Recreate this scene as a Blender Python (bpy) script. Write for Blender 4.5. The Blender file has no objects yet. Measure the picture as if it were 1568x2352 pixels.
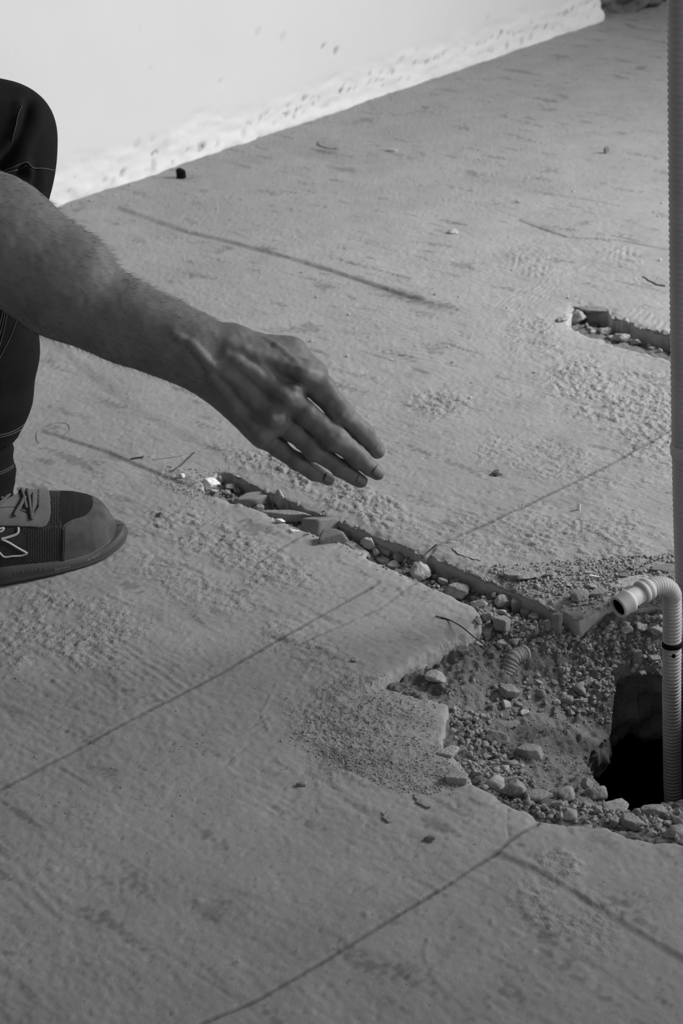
import bpy, bmesh, math, random
import numpy as np
from mathutils import Vector, Matrix
from mathutils.bvhtree import BVHTree

# ------------------------------------------------------------------ camera
W, H, F = 1568, 2352, 4400.0
PITCH, ROLL, YAWA = 0.456911160, -0.0931662554, 0.698228014
_c, _s = math.cos(PITCH), math.sin(PITCH)
FW = np.array([0, _c, -_s]); _r = np.array([1.0, 0, 0]); _u = np.array([0, _s, _c])
RT = math.cos(ROLL)*_r + math.sin(ROLL)*_u
UP = -math.sin(ROLL)*_r + math.cos(ROLL)*_u
CAM = np.array([0, 0, 1.0])
scene = bpy.context.scene
cam = bpy.data.cameras.new('camera'); camo = bpy.data.objects.new('camera', cam)
scene.collection.objects.link(camo); scene.camera = camo
M = Matrix.Identity(4)
for i in range(3):
    M[i][0], M[i][1], M[i][2], M[i][3] = RT[i], UP[i], -FW[i], CAM[i]
camo.matrix_world = M
cam.sensor_fit = 'VERTICAL'; cam.sensor_height = 36; cam.sensor_width = 24
cam.lens = F/H*36; cam.clip_start = 0.05; cam.clip_end = 100
cam.dof.use_dof = True; cam.dof.focus_distance = 1.98; cam.dof.aperture_fstop = 13

# ------------------------------------------------------------------ light
scene.view_settings.view_transform = 'Standard'; scene.view_settings.look = 'None'
scene.view_settings.gamma = 1; scene.view_settings.use_curve_mapping = False
scene.view_settings.exposure = 0.0
w = bpy.data.worlds.new('world'); scene.world = w; w.use_nodes = True
w.node_tree.nodes['Background'].inputs[0].default_value = (1, 1, 1, 1)
w.node_tree.nodes['Background'].inputs[1].default_value = 0.16
def area(name, loc, target, power, size, sy, spread=180):
    l = bpy.data.lights.new(name, 'AREA'); l.shape = 'RECTANGLE'; l.size = size; l.size_y = sy; l.energy = power; l.spread = math.radians(spread)
    o = bpy.data.objects.new(name, l); scene.collection.objects.link(o); o.location = loc
    o.rotation_euler = (Vector(target)-Vector(loc)).to_track_quat('-Z', 'Y').to_euler()
    return o
area('window_light', (2.5, 2.35, 1.5), (0.15, 2.85, 0.1), 38, 1.0, 1.0, 95)
area('slab_face_fill', (3.2, -0.6, 0.75), (0.1, 1.9, 0), 26, 1.2, 1.1)  # unseen fill lamp added to brighten the slab's broken face

# ------------------------------------------------------------------ helpers
def P(px, py, z=0.0):
    d = FW*F + RT*(px-W/2) - UP*(py-H/2)
    return CAM + d*((CAM[2]-z)/-d[2])
def Pd(px, py, dep):
    return CAM + (FW*F + RT*(px-W/2) - UP*(py-H/2))/F*dep
def proj(q):
    v = np.asarray(q, float)-CAM; z = v@FW
    return np.stack([v@RT/z*F+W/2, -(v@UP)/z*F+H/2, z], -1)
def hsh(ix, iy, iz, seed):
    h = (ix.astype(np.uint32)*np.uint32(374761393) + iy.astype(np.uint32)*np.uint32(668265263)
         + iz.astype(np.uint32)*np.uint32(2246822519) + np.uint32(seed*3266489917 & 0xffffffff))
    h = (h ^ (h >> np.uint32(13)))*np.uint32(1274126177)
    h = (h ^ (h >> np.uint32(16)))*np.uint32(2654435761)
    return ((h ^ (h >> np.uint32(15))) & np.uint32(0xffffff)).astype(np.float32)/np.float32(0xffffff)*2-1
def n2(x, y, seed=0):
    xi = np.floor(x).astype(np.int64); yi = np.floor(y).astype(np.int64)
    fx = (x-xi).astype(np.float32); fy = (y-yi).astype(np.float32)
    u = fx*fx*fx*(fx*(fx*6-15)+10); v = fy*fy*fy*(fy*(fy*6-15)+10)
    z = np.zeros_like(xi)
    def g(dx, dy):
        a = hsh(xi+dx, yi+dy, z, seed)*np.float32(math.pi)
        return np.cos(a)*(fx-dx)+np.sin(a)*(fy-dy)
    a, b, c, d = g(0, 0), g(1, 0), g(0, 1), g(1, 1)
    return 1.5*((a*(1-u)+b*u)*(1-v)+(c*(1-u)+d*u)*v)
def n3(p, seed=0):
    i = np.floor(p).astype(np.int64); f = (p-i).astype(np.float32); u = f*f*(3-2*f)
    r = 0
    for dx in (0, 1):
        for dy in (0, 1):
            for dz in (0, 1):
                wgt = (u[..., 0] if dx else 1-u[..., 0])*(u[..., 1] if dy else 1-u[..., 1])*(u[..., 2] if dz else 1-u[..., 2])
                r = r + wgt*hsh(i[..., 0]+dx, i[..., 1]+dy, i[..., 2]+dz, seed)
    return r
def fbm(x, y, seed=0, o=4):
    r = 0; a = 1.0
    for k in range(o):
        r = r + a*n2(x*2**k, y*2**k, seed+k*7); a *= .5
    return r
def sst(a, b, x):
    t = np.clip((x-a)/(b-a), 0, 1); return t*t*(3-2*t)
def inpoly(x, y, poly):
    x = np.asarray(x); r = np.zeros(x.shape, bool); n = len(poly)
    for i in range(n):
        x0, y0 = poly[i][:2]; x1, y1 = poly[(i+1) % n][:2]
        c = (y0 > y) != (y1 > y)
        if y1 != y0:
            r ^= c & (x < (x1-x0)*(y-y0)/(y1-y0)+x0)
    return r
def dseg(x, y, a, b):
    ax, ay = a[:2]; dx, dy = b[0]-ax, b[1]-ay; L = dx*dx+dy*dy+1e-12
    t = np.clip(((x-ax)*dx+(y-ay)*dy)/L, 0, 1)
    qx, qy = ax+t*dx, ay+t*dy
    return np.hypot(x-qx, y-qy), qx, qy, t
def dpoly(x, y, poly, closed=True):
    best = np.full(np.shape(x), 1e9); bx = np.zeros(np.shape(x)); by = bx.copy()
    n = len(poly)
    for i in range(n if closed else n-1):
        d, qx, qy, _ = dseg(x, y, poly[i], poly[(i+1) % n])
        m = d < best; best = np.where(m, d, best); bx = np.where(m, qx, bx); by = np.where(m, qy, by)
    return best, bx, by
def mesh_np(name, V, Fq, mat=None, parent=None, smooth=True):
    V = np.asarray(V, np.float32)
    me = bpy.data.meshes.new(name); me.vertices.add(len(V)); me.vertices.foreach_set('co', V.ravel())
    Fl = [np.asarray(f, np.int32) for f in (Fq if isinstance(Fq, list) else [Fq]) if len(f)]
    tot = sum(f.size for f in Fl); nf = sum(len(f) for f in Fl)
    me.loops.add(tot); me.polygons.add(nf)
    me.loops.foreach_set('vertex_index', np.concatenate([f.ravel() for f in Fl]))
    st = []; o = 0
    for f in Fl:
        st.append(o+np.arange(len(f))*f.shape[1]); o += f.size
    me.polygons.foreach_set('loop_start', np.concatenate(st).astype(np.int32))
    me.update(calc_edges=True); me.validate()
    me.polygons.foreach_set('use_smooth', np.full(len(me.polygons), smooth))
    ob = bpy.data.objects.new(name, me); scene.collection.objects.link(ob)
    if mat: me.materials.append(mat)
    if parent: ob.parent = parent
    return ob
def attr(ob, name, vals):
    a = ob.data.attributes.new(name, 'FLOAT', 'POINT'); a.data.foreach_set('value', np.asarray(vals, np.float32))
def tag(o, label=None, cat=None, group=None, kind=None):
    if label: o['label'] = label
    if cat: o['category'] = cat
    if group: o['group'] = group
    if kind: o['kind'] = kind
    return o
def empty(name, loc=(0, 0, 0)):
    o = bpy.data.objects.new(name, None); scene.collection.objects.link(o); o.location = loc
    return o
def catmull(pts, n=8):
    p = [np.array(q, float) for q in pts]; p = [2*p[0]-p[1]]+p+[2*p[-1]-p[-2]]; out = []
    for i in range(1, len(p)-2):
        for t in np.linspace(0, 1, n, endpoint=False):
            a, b, c, d = p[i-1:i+3]
            out.append(.5*((2*b)+(c-a)*t+(2*a-5*b+4*c-d)*t*t+(3*b-a-3*c+d)*t**3))
    out.append(p[-2]); return np.array(out)
def tube_data(pts, rad, seg=12, cap=True, flat=1.0):
    pts = np.asarray(pts, float); n = len(pts); rad = np.broadcast_to(rad, (n,))
    T = np.gradient(pts, axis=0); T /= np.linalg.norm(T, axis=1)[:, None]+1e-12
    up = np.array([0, 0, 1.0]) if abs(T[0][2]) < .8 else np.array([0, 1.0, 0])
    N = np.cross(T[0], up); N /= np.linalg.norm(N); V = []
    for i in range(n):
        N = N-T[i]*(N@T[i]); N /= np.linalg.norm(N); B = np.cross(T[i], N)
        a = np.arange(seg)/seg*2*math.pi
        V.append(pts[i]+rad[i]*(np.cos(a)[:, None]*N+flat*np.sin(a)[:, None]*B))
    V = np.concatenate(V)
    i = np.arange(n-1)[:, None]*seg; j = np.arange(seg)[None]; k = (j+1) % seg
    Q = np.stack([i+j, i+k, i+seg+k, i+seg+j], -1).reshape(-1, 4)
    T3 = np.zeros((0, 3), int)
    if cap:
        V = np.vstack([V, pts[:1], pts[-1:]]); m = n*seg; j = np.arange(seg); k = (j+1) % seg
        T3 = np.vstack([np.stack([np.full(seg, m), k, j], 1), np.stack([np.full(seg, m+1), (n-1)*seg+j, (n-1)*seg+k], 1)])
    return V, Q, T3
def tube(name, pts, rad, mat, parent=None, seg=12, cap=True, flat=1.0):
    V, Q, T3 = tube_data(pts, rad, seg, cap, flat)
    return mesh_np(name, V, [Q, T3], mat, parent)
def tubes(name, lst, mat, parent=None, seg=6):
    VV, QQ, TT, o = [], [], [], 0
    for pts, r in lst:
        V, Q, T3 = tube_data(pts, r, seg); VV.append(V); QQ.append(Q+o); TT.append(T3+o); o += len(V)
    return mesh_np(name, np.concatenate(VV), [np.concatenate(QQ), np.concatenate(TT)], mat, parent)

# ------------------------------------------------------------------ materials
def mat(name, base, rough=.9, var=.15, scale=60, bump=.3, bscale=300, bdist=.001, spec=.2, tone=None, fleck=0, sss=0, extra=None, aniso=None):
    m = bpy.data.materials.new(name); m.use_nodes = True; nt = m.node_tree; N = nt.nodes; L = nt.links
    b = N['Principled BSDF']; b.inputs['Roughness'].default_value = rough
    b.inputs['Specular IOR Level'].default_value = spec
    tc = N.new('ShaderNodeTexCoord'); co = tc.outputs['Object']
    if aniso:
        mp = N.new('ShaderNodeMapping'); mp.inputs['Scale'].default_value = aniso[:3]
        mp.inputs['Rotation'].default_value = (0, 0, aniso[3]) ; L.new(co, mp.inputs[0]); co = mp.outputs[0]
    n1 = N.new('ShaderNodeTexNoise'); n1.inputs['Scale'].default_value = scale; n1.inputs['Detail'].default_value = 7
    n1.inputs['Roughness'].default_value = .62; L.new(co, n1.inputs['Vector'])
    mr = N.new('ShaderNodeMapRange'); mr.inputs[1].default_value = .25; mr.inputs[2].default_value = .75
    mr.inputs[3].default_value = base*(1-var); mr.inputs[4].default_value = base*(1+var)
    L.new(n1.outputs[0], mr.inputs[0]); col = mr.outputs[0]
    if fleck:
        v = N.new('ShaderNodeTexVoronoi'); v.inputs['Scale'].default_value = 130; L.new(co, v.inputs['Vector'])
        sx = N.new('ShaderNodeSeparateColor'); L.new(v.outputs['Color'], sx.inputs[0])
        g = N.new('ShaderNodeMapRange'); g.inputs[1].default_value = .80; g.inputs[2].default_value = .95; g.inputs[3].default_value = 0; g.inputs[4].default_value = fleck
        L.new(sx.outputs[0], g.inputs[0])
        g2 = N.new('ShaderNodeMapRange'); g2.inputs[1].default_value = .45; g2.inputs[2].default_value = .2; L.new(v.outputs['Distance'], g2.inputs[0])
        mu = N.new('ShaderNodeMath'); mu.operation = 'MULTIPLY_ADD'; L.new(g.outputs[0], mu.inputs[0]); L.new(g2.outputs[0], mu.inputs[1]); L.new(col, mu.inputs[2]); col = mu.outputs[0]
    if tone:
        a = N.new('ShaderNodeAttribute'); a.attribute_name = tone
        mu = N.new('ShaderNodeMath'); mu.operation = 'MULTIPLY'; L.new(col, mu.inputs[0]); L.new(a.outputs['Fac'], mu.inputs[1]); col = mu.outputs[0]
    L.new(col, b.inputs['Base Color'])
    if sss:
        b.inputs['Subsurface Weight'].default_value = sss; b.inputs['Subsurface Radius'].default_value = (.004, .004, .004); b.inputs['Subsurface Scale'].default_value = 1
    n3_ = N.new('ShaderNodeTexNoise'); n3_.inputs['Scale'].default_value = bscale; n3_.inputs['Detail'].default_value = 6; n3_.inputs['Roughness'].default_value = .6
    L.new(co, n3_.inputs['Vector'])
    bp = N.new('ShaderNodeBump'); bp.inputs['Strength'].default_value = bump; bp.inputs['Distance'].default_value = bdist
    L.new(n3_.outputs[0], bp.inputs['Height']); L.new(bp.outputs[0], b.inputs['Normal'])
    if extra: extra(nt, b, co, bp, n3_)
    return m
def floor_extra(nt, b, co, bp, nz):
    # finer crumbs where the 'crumb' attribute is high
    N = nt.nodes; L = nt.links
    a = N.new('ShaderNodeAttribute'); a.attribute_name = 'crumb'
    v = N.new('ShaderNodeTexNoise'); v.inputs['Scale'].default_value = 170; v.inputs['Detail'].default_value = 4; L.new(co, v.inputs['Vector'])
    m1 = N.new('ShaderNodeMath'); m1.operation = 'MULTIPLY'; L.new(v.outputs[0], m1.inputs[0]); L.new(a.outputs['Fac'], m1.inputs[1])
    b2 = N.new('ShaderNodeBump'); b2.inputs['Strength'].default_value = .9; b2.inputs['Distance'].default_value = .0035
    L.new(m1.outputs[0], b2.inputs['Height']); L.new(bp.outputs[0], b2.inputs['Normal']); L.new(b2.outputs[0], b.inputs['Normal'])
M_floor = mat('dusty_screed', .31, .95, .10, 14, .35, 420, .0009, .15, tone='tone', fleck=.03, extra=floor_extra)
M_packed = mat('packed_earth', .20, 1, .35, 35, .9, 160, .006, .1)  # earth of the shaft wall, base close to the loose earth
M_soil = mat('loose_earth', .19, 1, .22, 60, .8, 380, .003, .1)
M_void = mat('hollow_shade_black', .012, 1, .3, 30, .5, 100, .003, .0)  # near-black base puts the hollow's shade into its colour
M_pale = mat('pale_plaster_stone', .45, .95, .18, 90, 1.0, 320, .0026, .1)
M_mid = mat('grey_stone', .32, .95, .20, 80, 1.0, 320, .0028, .1)
M_dark = mat('dark_stone', .22, .95, .2, 80, .5, 450, .0012, .1)
M_white = mat('white_plaster_crumb', .75, .95, .1, 90, .5, 500, .001, .1)
M_wall = mat('white_painted_plaster', .58, .8, .03, 5, .12, 60, .002, .2, tone='tone')
M_skin = mat('skin', .165, .55, .22, 38, .35, 700, .0006, .35, sss=.08)
M_nail = mat('fingernail', .165, .55, .1, 60, .1, 300, .0002, .5)
M_hair = mat('body_hair', .06, .5, .2, 100, 0, 100, .0001, .3)
M_trouser = mat('dark_cotton_twill', .010, .9, .3, 50, .5, 1800, .0006, .1)
M_stitch = mat('trouser_stitching', .07, .9, .2, 300, .2, 1500, .0003, .2)
M_sock = mat('dark_ribbed_cotton', .009, .95, .2, 80, .5, 1600, .0006, .1)
M_shirt = mat('dark_t_shirt_cotton', .05, .9, .2, 60, .4, 1500, .0006, .2)
M_suede = mat('worn_grey_suede', .075, .9, .5, 40, .4, 1500, .0005, .2)
M_knit = mat('dark_knit', .035, .9, .3, 300, .6, 900, .001, .15)
M_eyestay = mat('grey_leather_overlay', .12, .7, .2, 60, .3, 700, .0005, .3)
M_sole = mat('dark_rubber_sole', .06, .6, .15, 50, .25, 500, .0005, .35)
M_lace = mat('grey_lace', .10, .9, .2, 200, .5, 1500, .0005, .15)
M_logo = mat('pale_reflective_trim', .42, .7, .1, 100, .3, 1200, .0003, .3)
M_letter = mat('light_grey_lettering', .26, .8, .05, 100, 0, 100, .0001, .2)
M_emboss = mat('raised_rubber_marks', .06, .7, .05, 100, 0, 100, .0001, .2)
M_cond = mat('grey_corrugated_plastic', .40, .6, .25, 30, .15, 300, .0004, .3)
M_cond2 = mat('dusty_dark_conduit_plastic', .44, .6, .12, 20, .15, 300, .0004, .3)
M_sleeve = mat('pale_dusty_plastic', .50, .6, .22, 45, .25, 200, .0005, .3)
M_grit = mat('fine_grit', .33, 1, .3, 400, 0, 100, .0001, .1)
M_black = mat('black_plastic_and_hole_shade', .006, .8, .2, 60, .2, 200, .0003, .1)  # band and chip are truly black; in the openings it paints shade
M_wire = mat('dark_thin_wire', .05, .6, .2, 60, 0, 100, .0001, .3)
M_rubwall = mat('rough_dark_masonry', .14, 1, .5, 9, .9, 60, .01, .1)

# ------------------------------------------------------------------ floor slab with trench and pit
rng = np.random.default_rng(7)
def roughen(poly, amp, step, seed):
    out = []; n = len(poly)
    for i in range(n):
        a, b = np.array(poly[i][:2]), np.array(poly[(i+1) % n][:2]); L = np.linalg.norm(b-a); k = max(1, int(L/step))
        for t in np.arange(k)/k: out.append(a+(b-a)*t)
    out = np.array(out)
    dx = fbm(out[:, 0]*45, out[:, 1]*45, seed, 4)*amp; dy = fbm(out[:, 0]*45+31, out[:, 1]*45, seed+3, 4)*amp
    return out+np.stack([dx, dy], 1)
PIT_PX = [(500,1085),(530,1088),(600,1124),(650,1143),(700,1165),(760,1187),(830,1215),(880,1234),(940,1255),(975,1277),(985,1272),(1040,1300),(1100,1325),(1150,1345),(1200,1365),(1260,1390),(1330,1418),
 (1375,1400),(1420,1392),(1480,1392),(1568,1385),(1660,1385),(1740,1500),(1740,1800),(1680,1920),(1568,1937),(1500,1930),(1440,1922),(1400,1900),(1350,1888),(1310,1893),(1240,1885),(1222,1868),(1180,1850),(1130,1822),(1085,1803),(1072,1772),(1056,1745),(1040,1735),(1012,1712),(1018,1680),(1015,1645),(1030,1612),(1000,1592),(950,1580),(935,1562),(885,1548),
 (960,1506),(1020,1473),(1065,1448),(1098,1425),(1103,1405),(1090,1393),(1060,1378),(1000,1350),(940,1322),(870,1290),(800,1250),(740,1230),(680,1213),(620,1180),(560,1160),(520,1146),(480,1135),(462,1118),(472,1100)]
UPP_PX = [(1322,702),(1342,700),(1395,712),(1402,725),(1440,738),(1540,768),(1620,792),(1620,850),(1540,825),(1490,812),(1430,797),(1380,780),(1330,762),(1302,745),(1305,720)]
PIT = roughen([P(*q) for q in PIT_PX], .0022, .006, 11)
UPP = roughen([P(*q) for q in UPP_PX], .006, .006, 21)
def axis(segs):
    out = []
    for a, b, h in segs: out.append(np.arange(a, b-1e-9, h))
    out.append([segs[-1][1]]); return np.concatenate(out)
gx = axis([(-3, -1, .08), (-1, -.5, .01), (-.5, .5, .0019), (.5, .95, .004), (.95, 1.5, .02), (1.5, 4, .1)])
gy = axis([(-1.2, .9, .07), (.9, 1.1, .01), (1.1, 2.35, .0022), (2.35, 3.2, .0036), (3.2, 4.9, .008), (4.9, 7, .1)])
X, Y = np.meshgrid(gx, gy, indexing='ij')
ca, sa = math.cos(YAWA), math.sin(YAWA)
def UVc(x, y): return x*ca+y*sa, -x*sa+y*ca        # u along grout set A, v along set B
def patch(x, y, c, e1, e2, soft=.35):
    c, e1, e2 = (np.array(P(*q)[:2]) for q in (c, e1, e2)); a, b = e1-c, e2-c
    A = np.linalg.inv(np.stack([a, b], 1)); dx, dy = x-c[0], y-c[1]
    s = A[0, 0]*dx+A[0, 1]*dy; t = A[1, 0]*dx+A[1, 1]*dy
    r = np.sqrt(s*s+t*t)+.25*fbm(x*16, y*16, 5, 3)
    return 1-sst(1-soft, 1+soft*.3, r), a/np.linalg.norm(a)
ROUGH = [((770,1125),(1010,1225),(745,1165),1.3),((540,1265),(770,1370),(500,1320),.75),((450,1200),(600,1250),(430,1250),.7),((120,1430),(380,1450),(110,1530),.6),((1380,1245),(1620,1300),(1330,1330),.8),((1130,1225),(1300,1250),(1100,1290),.6),
 ((1430,920),(1640,1040),(1360,1000),1.0),((1480,1010),(1600,1060),(1450,1080),.7),((1010,925),(1090,940),(1000,960),1.0),((1250,800),(1400,840),(1240,850),.5),((450,1340),(620,1400),(440,1400),.5),((1215,745),(1290,770),(1200,775),.9),
 ((1230,600),(1300,625),(1220,640),.6),((200,1500),(330,1560),(190,1540),.5),((620,1070),(760,1120),(600,1100),1.0),((1290,1980),(1340,2000),(1275,2010),.9),((1270,1060),(1500,1120),(1240,1110),.6),((1300,2090),(1450,2180),(1250,2150),.6),((700,1500),(860,1560),(690,1560),.5),((30,1500),(90,1510),(20,1540),.8)]
COMB = [((330,1545),(480,1610),(350,1485),(140,1530,210,1580),.0095,.0010),((175,1560),(250,1600),(190,1520),(140,1530,210,1580),.009,.0008),((70,2030),(200,2120),(90,1975),(0,1975,95,2055),.012,.0009),((640,1850),(720,1880),(655,1820),(600,1800,690,1845),.009,.0006),
 ((1420,1080),(1600,1130),(1400,1040),(1300,1060,1530,1110),.007,.0009),((1300,1240),(1560,1290),(1280,1200),(1300,1240,1530,1290),.0065,.0009),((720,1625),(880,1560),(700,1600),(650,1680,800,1600),.008,.0008),
 ((1200,690),(1290,640),(1180,660),(1160,690,1200,655),.008,.0008),((1490,735),(1560,765),(1480,715),(1440,745,1470,715),.011,.0013),((1230,620),(1300,640),(1220,590),(1220,640,1228,600),.010,.0010),((1430,590),(1490,600),(1425,560),(1430,600,1436,565),.010,.0010),
 ((930,750),(1100,790),(920,700),(850,730,1000,770),.011,.0006),((1090,1990),(1200,1930),(1075,1975),(1050,2010,1130,1965),.006,.0006),((1300,2030),(1420,2090),(1290,2010),(1250,2000,1330,2050),.008,.0006),((620,2140),(720,2230),(590,2170),(560,2100,640,2180),.010,.0005),((170,1130),(260,1160),(180,1115),(120,1110,220,1145),.010,.0008),((1180,1810),(1110,1790),(1190,1790),(1050,1750,1150,1810),.010,.0008)]
GROUT = [([(0,1815),(110,1753),(320,1643),(500,1550),(850,1350)],.0028,.0018,.55),([(850,1350),(870,1335)],.003,.001,.7),([(985,1275),(1000,1252),(1200,1165),(1400,1065),(1568,975)],.0030,.0014,.55),
 ([(460,2352),(585,2300),(760,2195),(1000,2048),(1135,1962),(1175,1925),(1235,1888)],.0024,.0020,.55),([(1135,1960),(1250,2010),(1330,2060),(1430,2125),(1600,2225)],.0055,.0014,.66),([(800,1765),(880,1810),(960,1850),(1040,1885),(1130,1945)],.0015,.0006,.88),
 ([(590,1295),(700,1225)],.0028,.001,.69),([(690,1480),(870,1400),(960,1330)],.0026,.0008,.75),([(0,1690),(100,1738),(240,1830)],.0016,.0010,.85),([(270,476),(420,530),(700,604),(950,685)],.008,.0018,.62),([(700,604),(950,685),(1050,712)],.003,.001,.8),
 ([(95,990),(250,1040),(400,1105),(480,1135)],.0050,.0015,.62),([(1168,1855),(1166,1900),(1172,1925)],.0009,.0012,.6),([(870,1110),(1000,1060),(1060,1030)],.001,.0003,.95),([(1190,505),(1300,545),(1420,552),(1560,578)],.0035,.0018,.6),([(870,440),(1100,470),(1250,520)],.0018,.0008,.85),([(1010,930),(1050,960),(1068,940)],.001,.0008,.8),
 ([(1430,52),(1460,65),(1568,75)],.006,.003,.7),([(100,770),(200,850),(330,950),(440,1010)],.009,.0,.84),([(270,1440),(400,1500),(560,1580)],.0015,.0007,.9),([(330,1640),(420,1690),(500,1740)],.0015,.0007,.92),([(100,1650),(250,1720)],.002,-.0007,1),([(340,2160),(470,2250),(580,2320)],.0015,.0008,.9),([(180,2190),(280,2290)],.0015,-.0007,1.03)]
RIDGE = [([(645,1545),(628,1590),(600,1640),(622,1690)],.002,.0016),([(622,1690),(560,1720),(507,1765),(450,1800),(400,1822)],.002,-.0014),([(640,1680),(760,1620),(890,1550)],.0016,.0012),([(1150,700),(1250,650),(1370,600),(1445,562)],.004,.0018),([(960,2095),(1020,2120),(1050,2085)],.0018,.0012),([(1240,1970),(1290,1945),(1340,1880)],.0018,.0012)]
def floor_fields(x, y):
    u, v = UVc(x, y)
    dist = np.hypot(x, y)
    z = .0011*fbm(x*5, y*5, 1, 3)
    big = fbm(u*4+3, v*2.2, 31, 3)
    # trowelled terraces, elongated along B
    t = fbm(u*10, v*3.2, 41, 5)
    z += .00022*np.tanh((t-.22)*110)+.0002*np.tanh((t+.25)*110)
    t2 = fbm(u*24, v*6, 51, 4)
    z += .0002*np.tanh((t2-.35)*60)*sst(-.2, .5, big)
    # drag lines
    z += .00022*n2(u*170, v*26, 61)*sst(-.3, .4, fbm(u*6, v*6, 63, 2))
    # pimples and dents
    z += (.00030*fbm(u*95, v*60, 72, 3)+.00022*np.tanh(3*n2(u*190, v*90, 74)))*(.55+.45*sst(-.4, .4, big))
    z += .0008*sst(.55, .75, n2(x*120, y*120, 76))*sst(.0, .5, fbm(x*9, y*9, 77, 3))
    pm = fbm(x*70, y*70, 71, 3); z += .0011*sst(.62, 1.0, pm)*sst(-.5, .3, fbm(x*5, y*5, 73, 2)); z -= .0008*sst(.62, 1.0, -pm)
    z += .00018*fbm(x*160, y*160, 75, 2)
    crumb = np.zeros_like(x); tone = 1+.05*fbm(x*3, y*3, 81, 4)+.03*fbm(u*30, v*9, 83, 3)
    for c, e1, e2, a in ROUGH:
        m, d = patch(x, y, c, e1, e2, .5)
        s = x*d[0]+y*d[1]; q = -x*d[1]+y*d[0]
        k = n2(s*75, q*120, 91)+.7*n2(s*150, q*210, 93)
        m = m*sst(-1.0, .1, fbm(x*22+7, y*22, 92, 3)); z += a*m*(.0011*np.tanh(k*2.6)+.0003); tone *= 1-.10*m*sst(.3, .9, -k); crumb = np.maximum(crumb, m*a)  # also paints shade into the hollows of the rough patches
    for c, e1, e2, dr, sp, a in COMB:
        m, _ = patch(x, y, c, e1, e2, .3)
        p0, p1 = P(*dr[:2])[:2], P(*dr[2:])[:2]; d = (p1-p0)/np.linalg.norm(p1-p0)
        q = -x*d[1]+y*d[0]; s = x*d[0]+y*d[1]
        z += .6*a*m*sst(-.5, .3, fbm(x*30, y*30, 94, 2))*np.sin(2*math.pi*q/sp+1.5*n2(s*25, q*40, 95))*sst(-.6, .1, n2(s*60, q*90, 96))
    c0 = P(740, 960)[:2]; r = np.hypot(x-c0[0], y-c0[1]); m, _ = patch(x, y, (890,775), (1000,820), (860,720), .3)
    z += .0007*m*np.sin(2*math.pi*r/.012)
    wm = sst(-.35, .35, fbm(u*5+9, v*4, 64, 2))
    tone *= 1-.36*sst(.46, .75, n2(u*75, v*17, 65)+.25*n2(x*200, y*200, 66))*wm
    tone *= 1-.30*sst(.54, .75, n2(u*34, v*9, 67)+.35*n2(x*120, y*120, 68))
    sp = sst(.60, .80, n2(x*150, y*150, 69)); tone *= 1-.22*sp; z -= .0006*sp
    tone *= 1+.16*sst(.66, .80, n2(x*230, y*230, 70))
    for pl, wd, dp, tn in GROUT:
        pw = [P(*q)[:2] for q in pl]
        d, _, _ = dpoly(x, y, pw, False); d = d+.0011*np.abs(fbm(x*60, y*60, 97, 3))*(1.6 if tn > .7 else .7)
        z -= dp*(1-sst(wd*.3, wd*1.1, d)); tone *= 1-(1-tn)*(1-sst(wd*.4, wd*1.6, d))*np.clip(.8+(.6 if tn > .7 else .3)*fbm(x*22, y*22, 99, 3), 0, 1.2)
    for pl, wd, dp in RIDGE:
        pw = [P(*q)[:2] for q in pl]
        d, _, _ = dpoly(x, y, pw, False); z += dp*.8*(1-sst(wd*.1, wd, d+.0022*np.abs(fbm(x*55, y*55, 98, 4))))*sst(-.5, .2, fbm(x*35, y*35, 100, 2))
    # broken ledge sinking towards the pit, below the slab's exposed edge
    a, b = P(600,1700)[:2], P(890,1549)[:2]; side = (b[0]-a[0])*(y-a[1])-(b[1]-a[1])*(x-a[0])
    Lab = math.hypot(b[0]-a[0], b[1]-a[1]); perp = -side/Lab; al = ((x-a[0])*(b[0]-a[0])+(y-a[1])*(b[1]-a[1]))/Lab**2
    z -= .013*sst(.45, 1.02, al)*np.exp(-(np.maximum(perp, 0)/.055)**2)*sst(0, .0015, perp)*(al < 2)
    # scattered dirt and soot stains, plus a painted shadow beside the lone clod
    for c, e1, e2, s in [((945,686),(1055,714),(925,664),.62),((830,1690),(980,1790),(740,1780),.30),((870,1610),(960,1690),(820,1620),.22),((1040,1800),(1090,1830),(980,1740),.25),((1300,1018),(1345,1030),(1285,1000),.25),((1330,1160),(1400,1170),(1320,1140),.2),((25,1505),(60,1510),(20,1530),.3),((560,1790),(590,1800),(555,1780),.25),
                     ((1230,1340),(1420,1350),(1220,1300),.30),((1480,1330),(1600,1340),(1470,1290),.30),((985,1925),(1015,1930),(975,1905),.2),((460,1918),(480,1920),(455,1905),.2),((1130,1085),(1165,1092),(1120,1075),.25),((700,340),(900,370),(690,320),.08),((1200,420),(1420,450),(1180,395),.10),((120,1770),(190,1810),(100,1740),.08),((600,2150),(700,2250),(500,2120),.06)]:
        m, _ = patch(x, y, c, e1, e2, .8); tone *= 1-s*m*(.7+.5*fbm(x*90, y*90, 101, 3))
    for c, e1, e2, s in [((830,1690),(1010,1790),(740,1780),1.3),((860,1600),(990,1660),(800,1640),1.2),((1250,1335),(1560,1350),(1230,1295),1.3),((520,1110),(560,1130),(500,1130),1),((420,1110),(500,1150),(400,1140),1)]:
        m, _ = patch(x, y, c, e1, e2, .8); crumb = np.maximum(crumb, s*m); z += m*.0012*sst(.1, .7, fbm(x*150, y*150, 111, 2))
    tone *= 1-.13*sst(.55, 1.05, fbm(x*85, y*85, 113, 3))*sst(-.2, .5, fbm(x*6, y*6, 115, 2))
    return z, tone, np.clip(.12+crumb, 0, 1.3)
Z, TONE, CR = floor_fields(X, Y)
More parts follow.
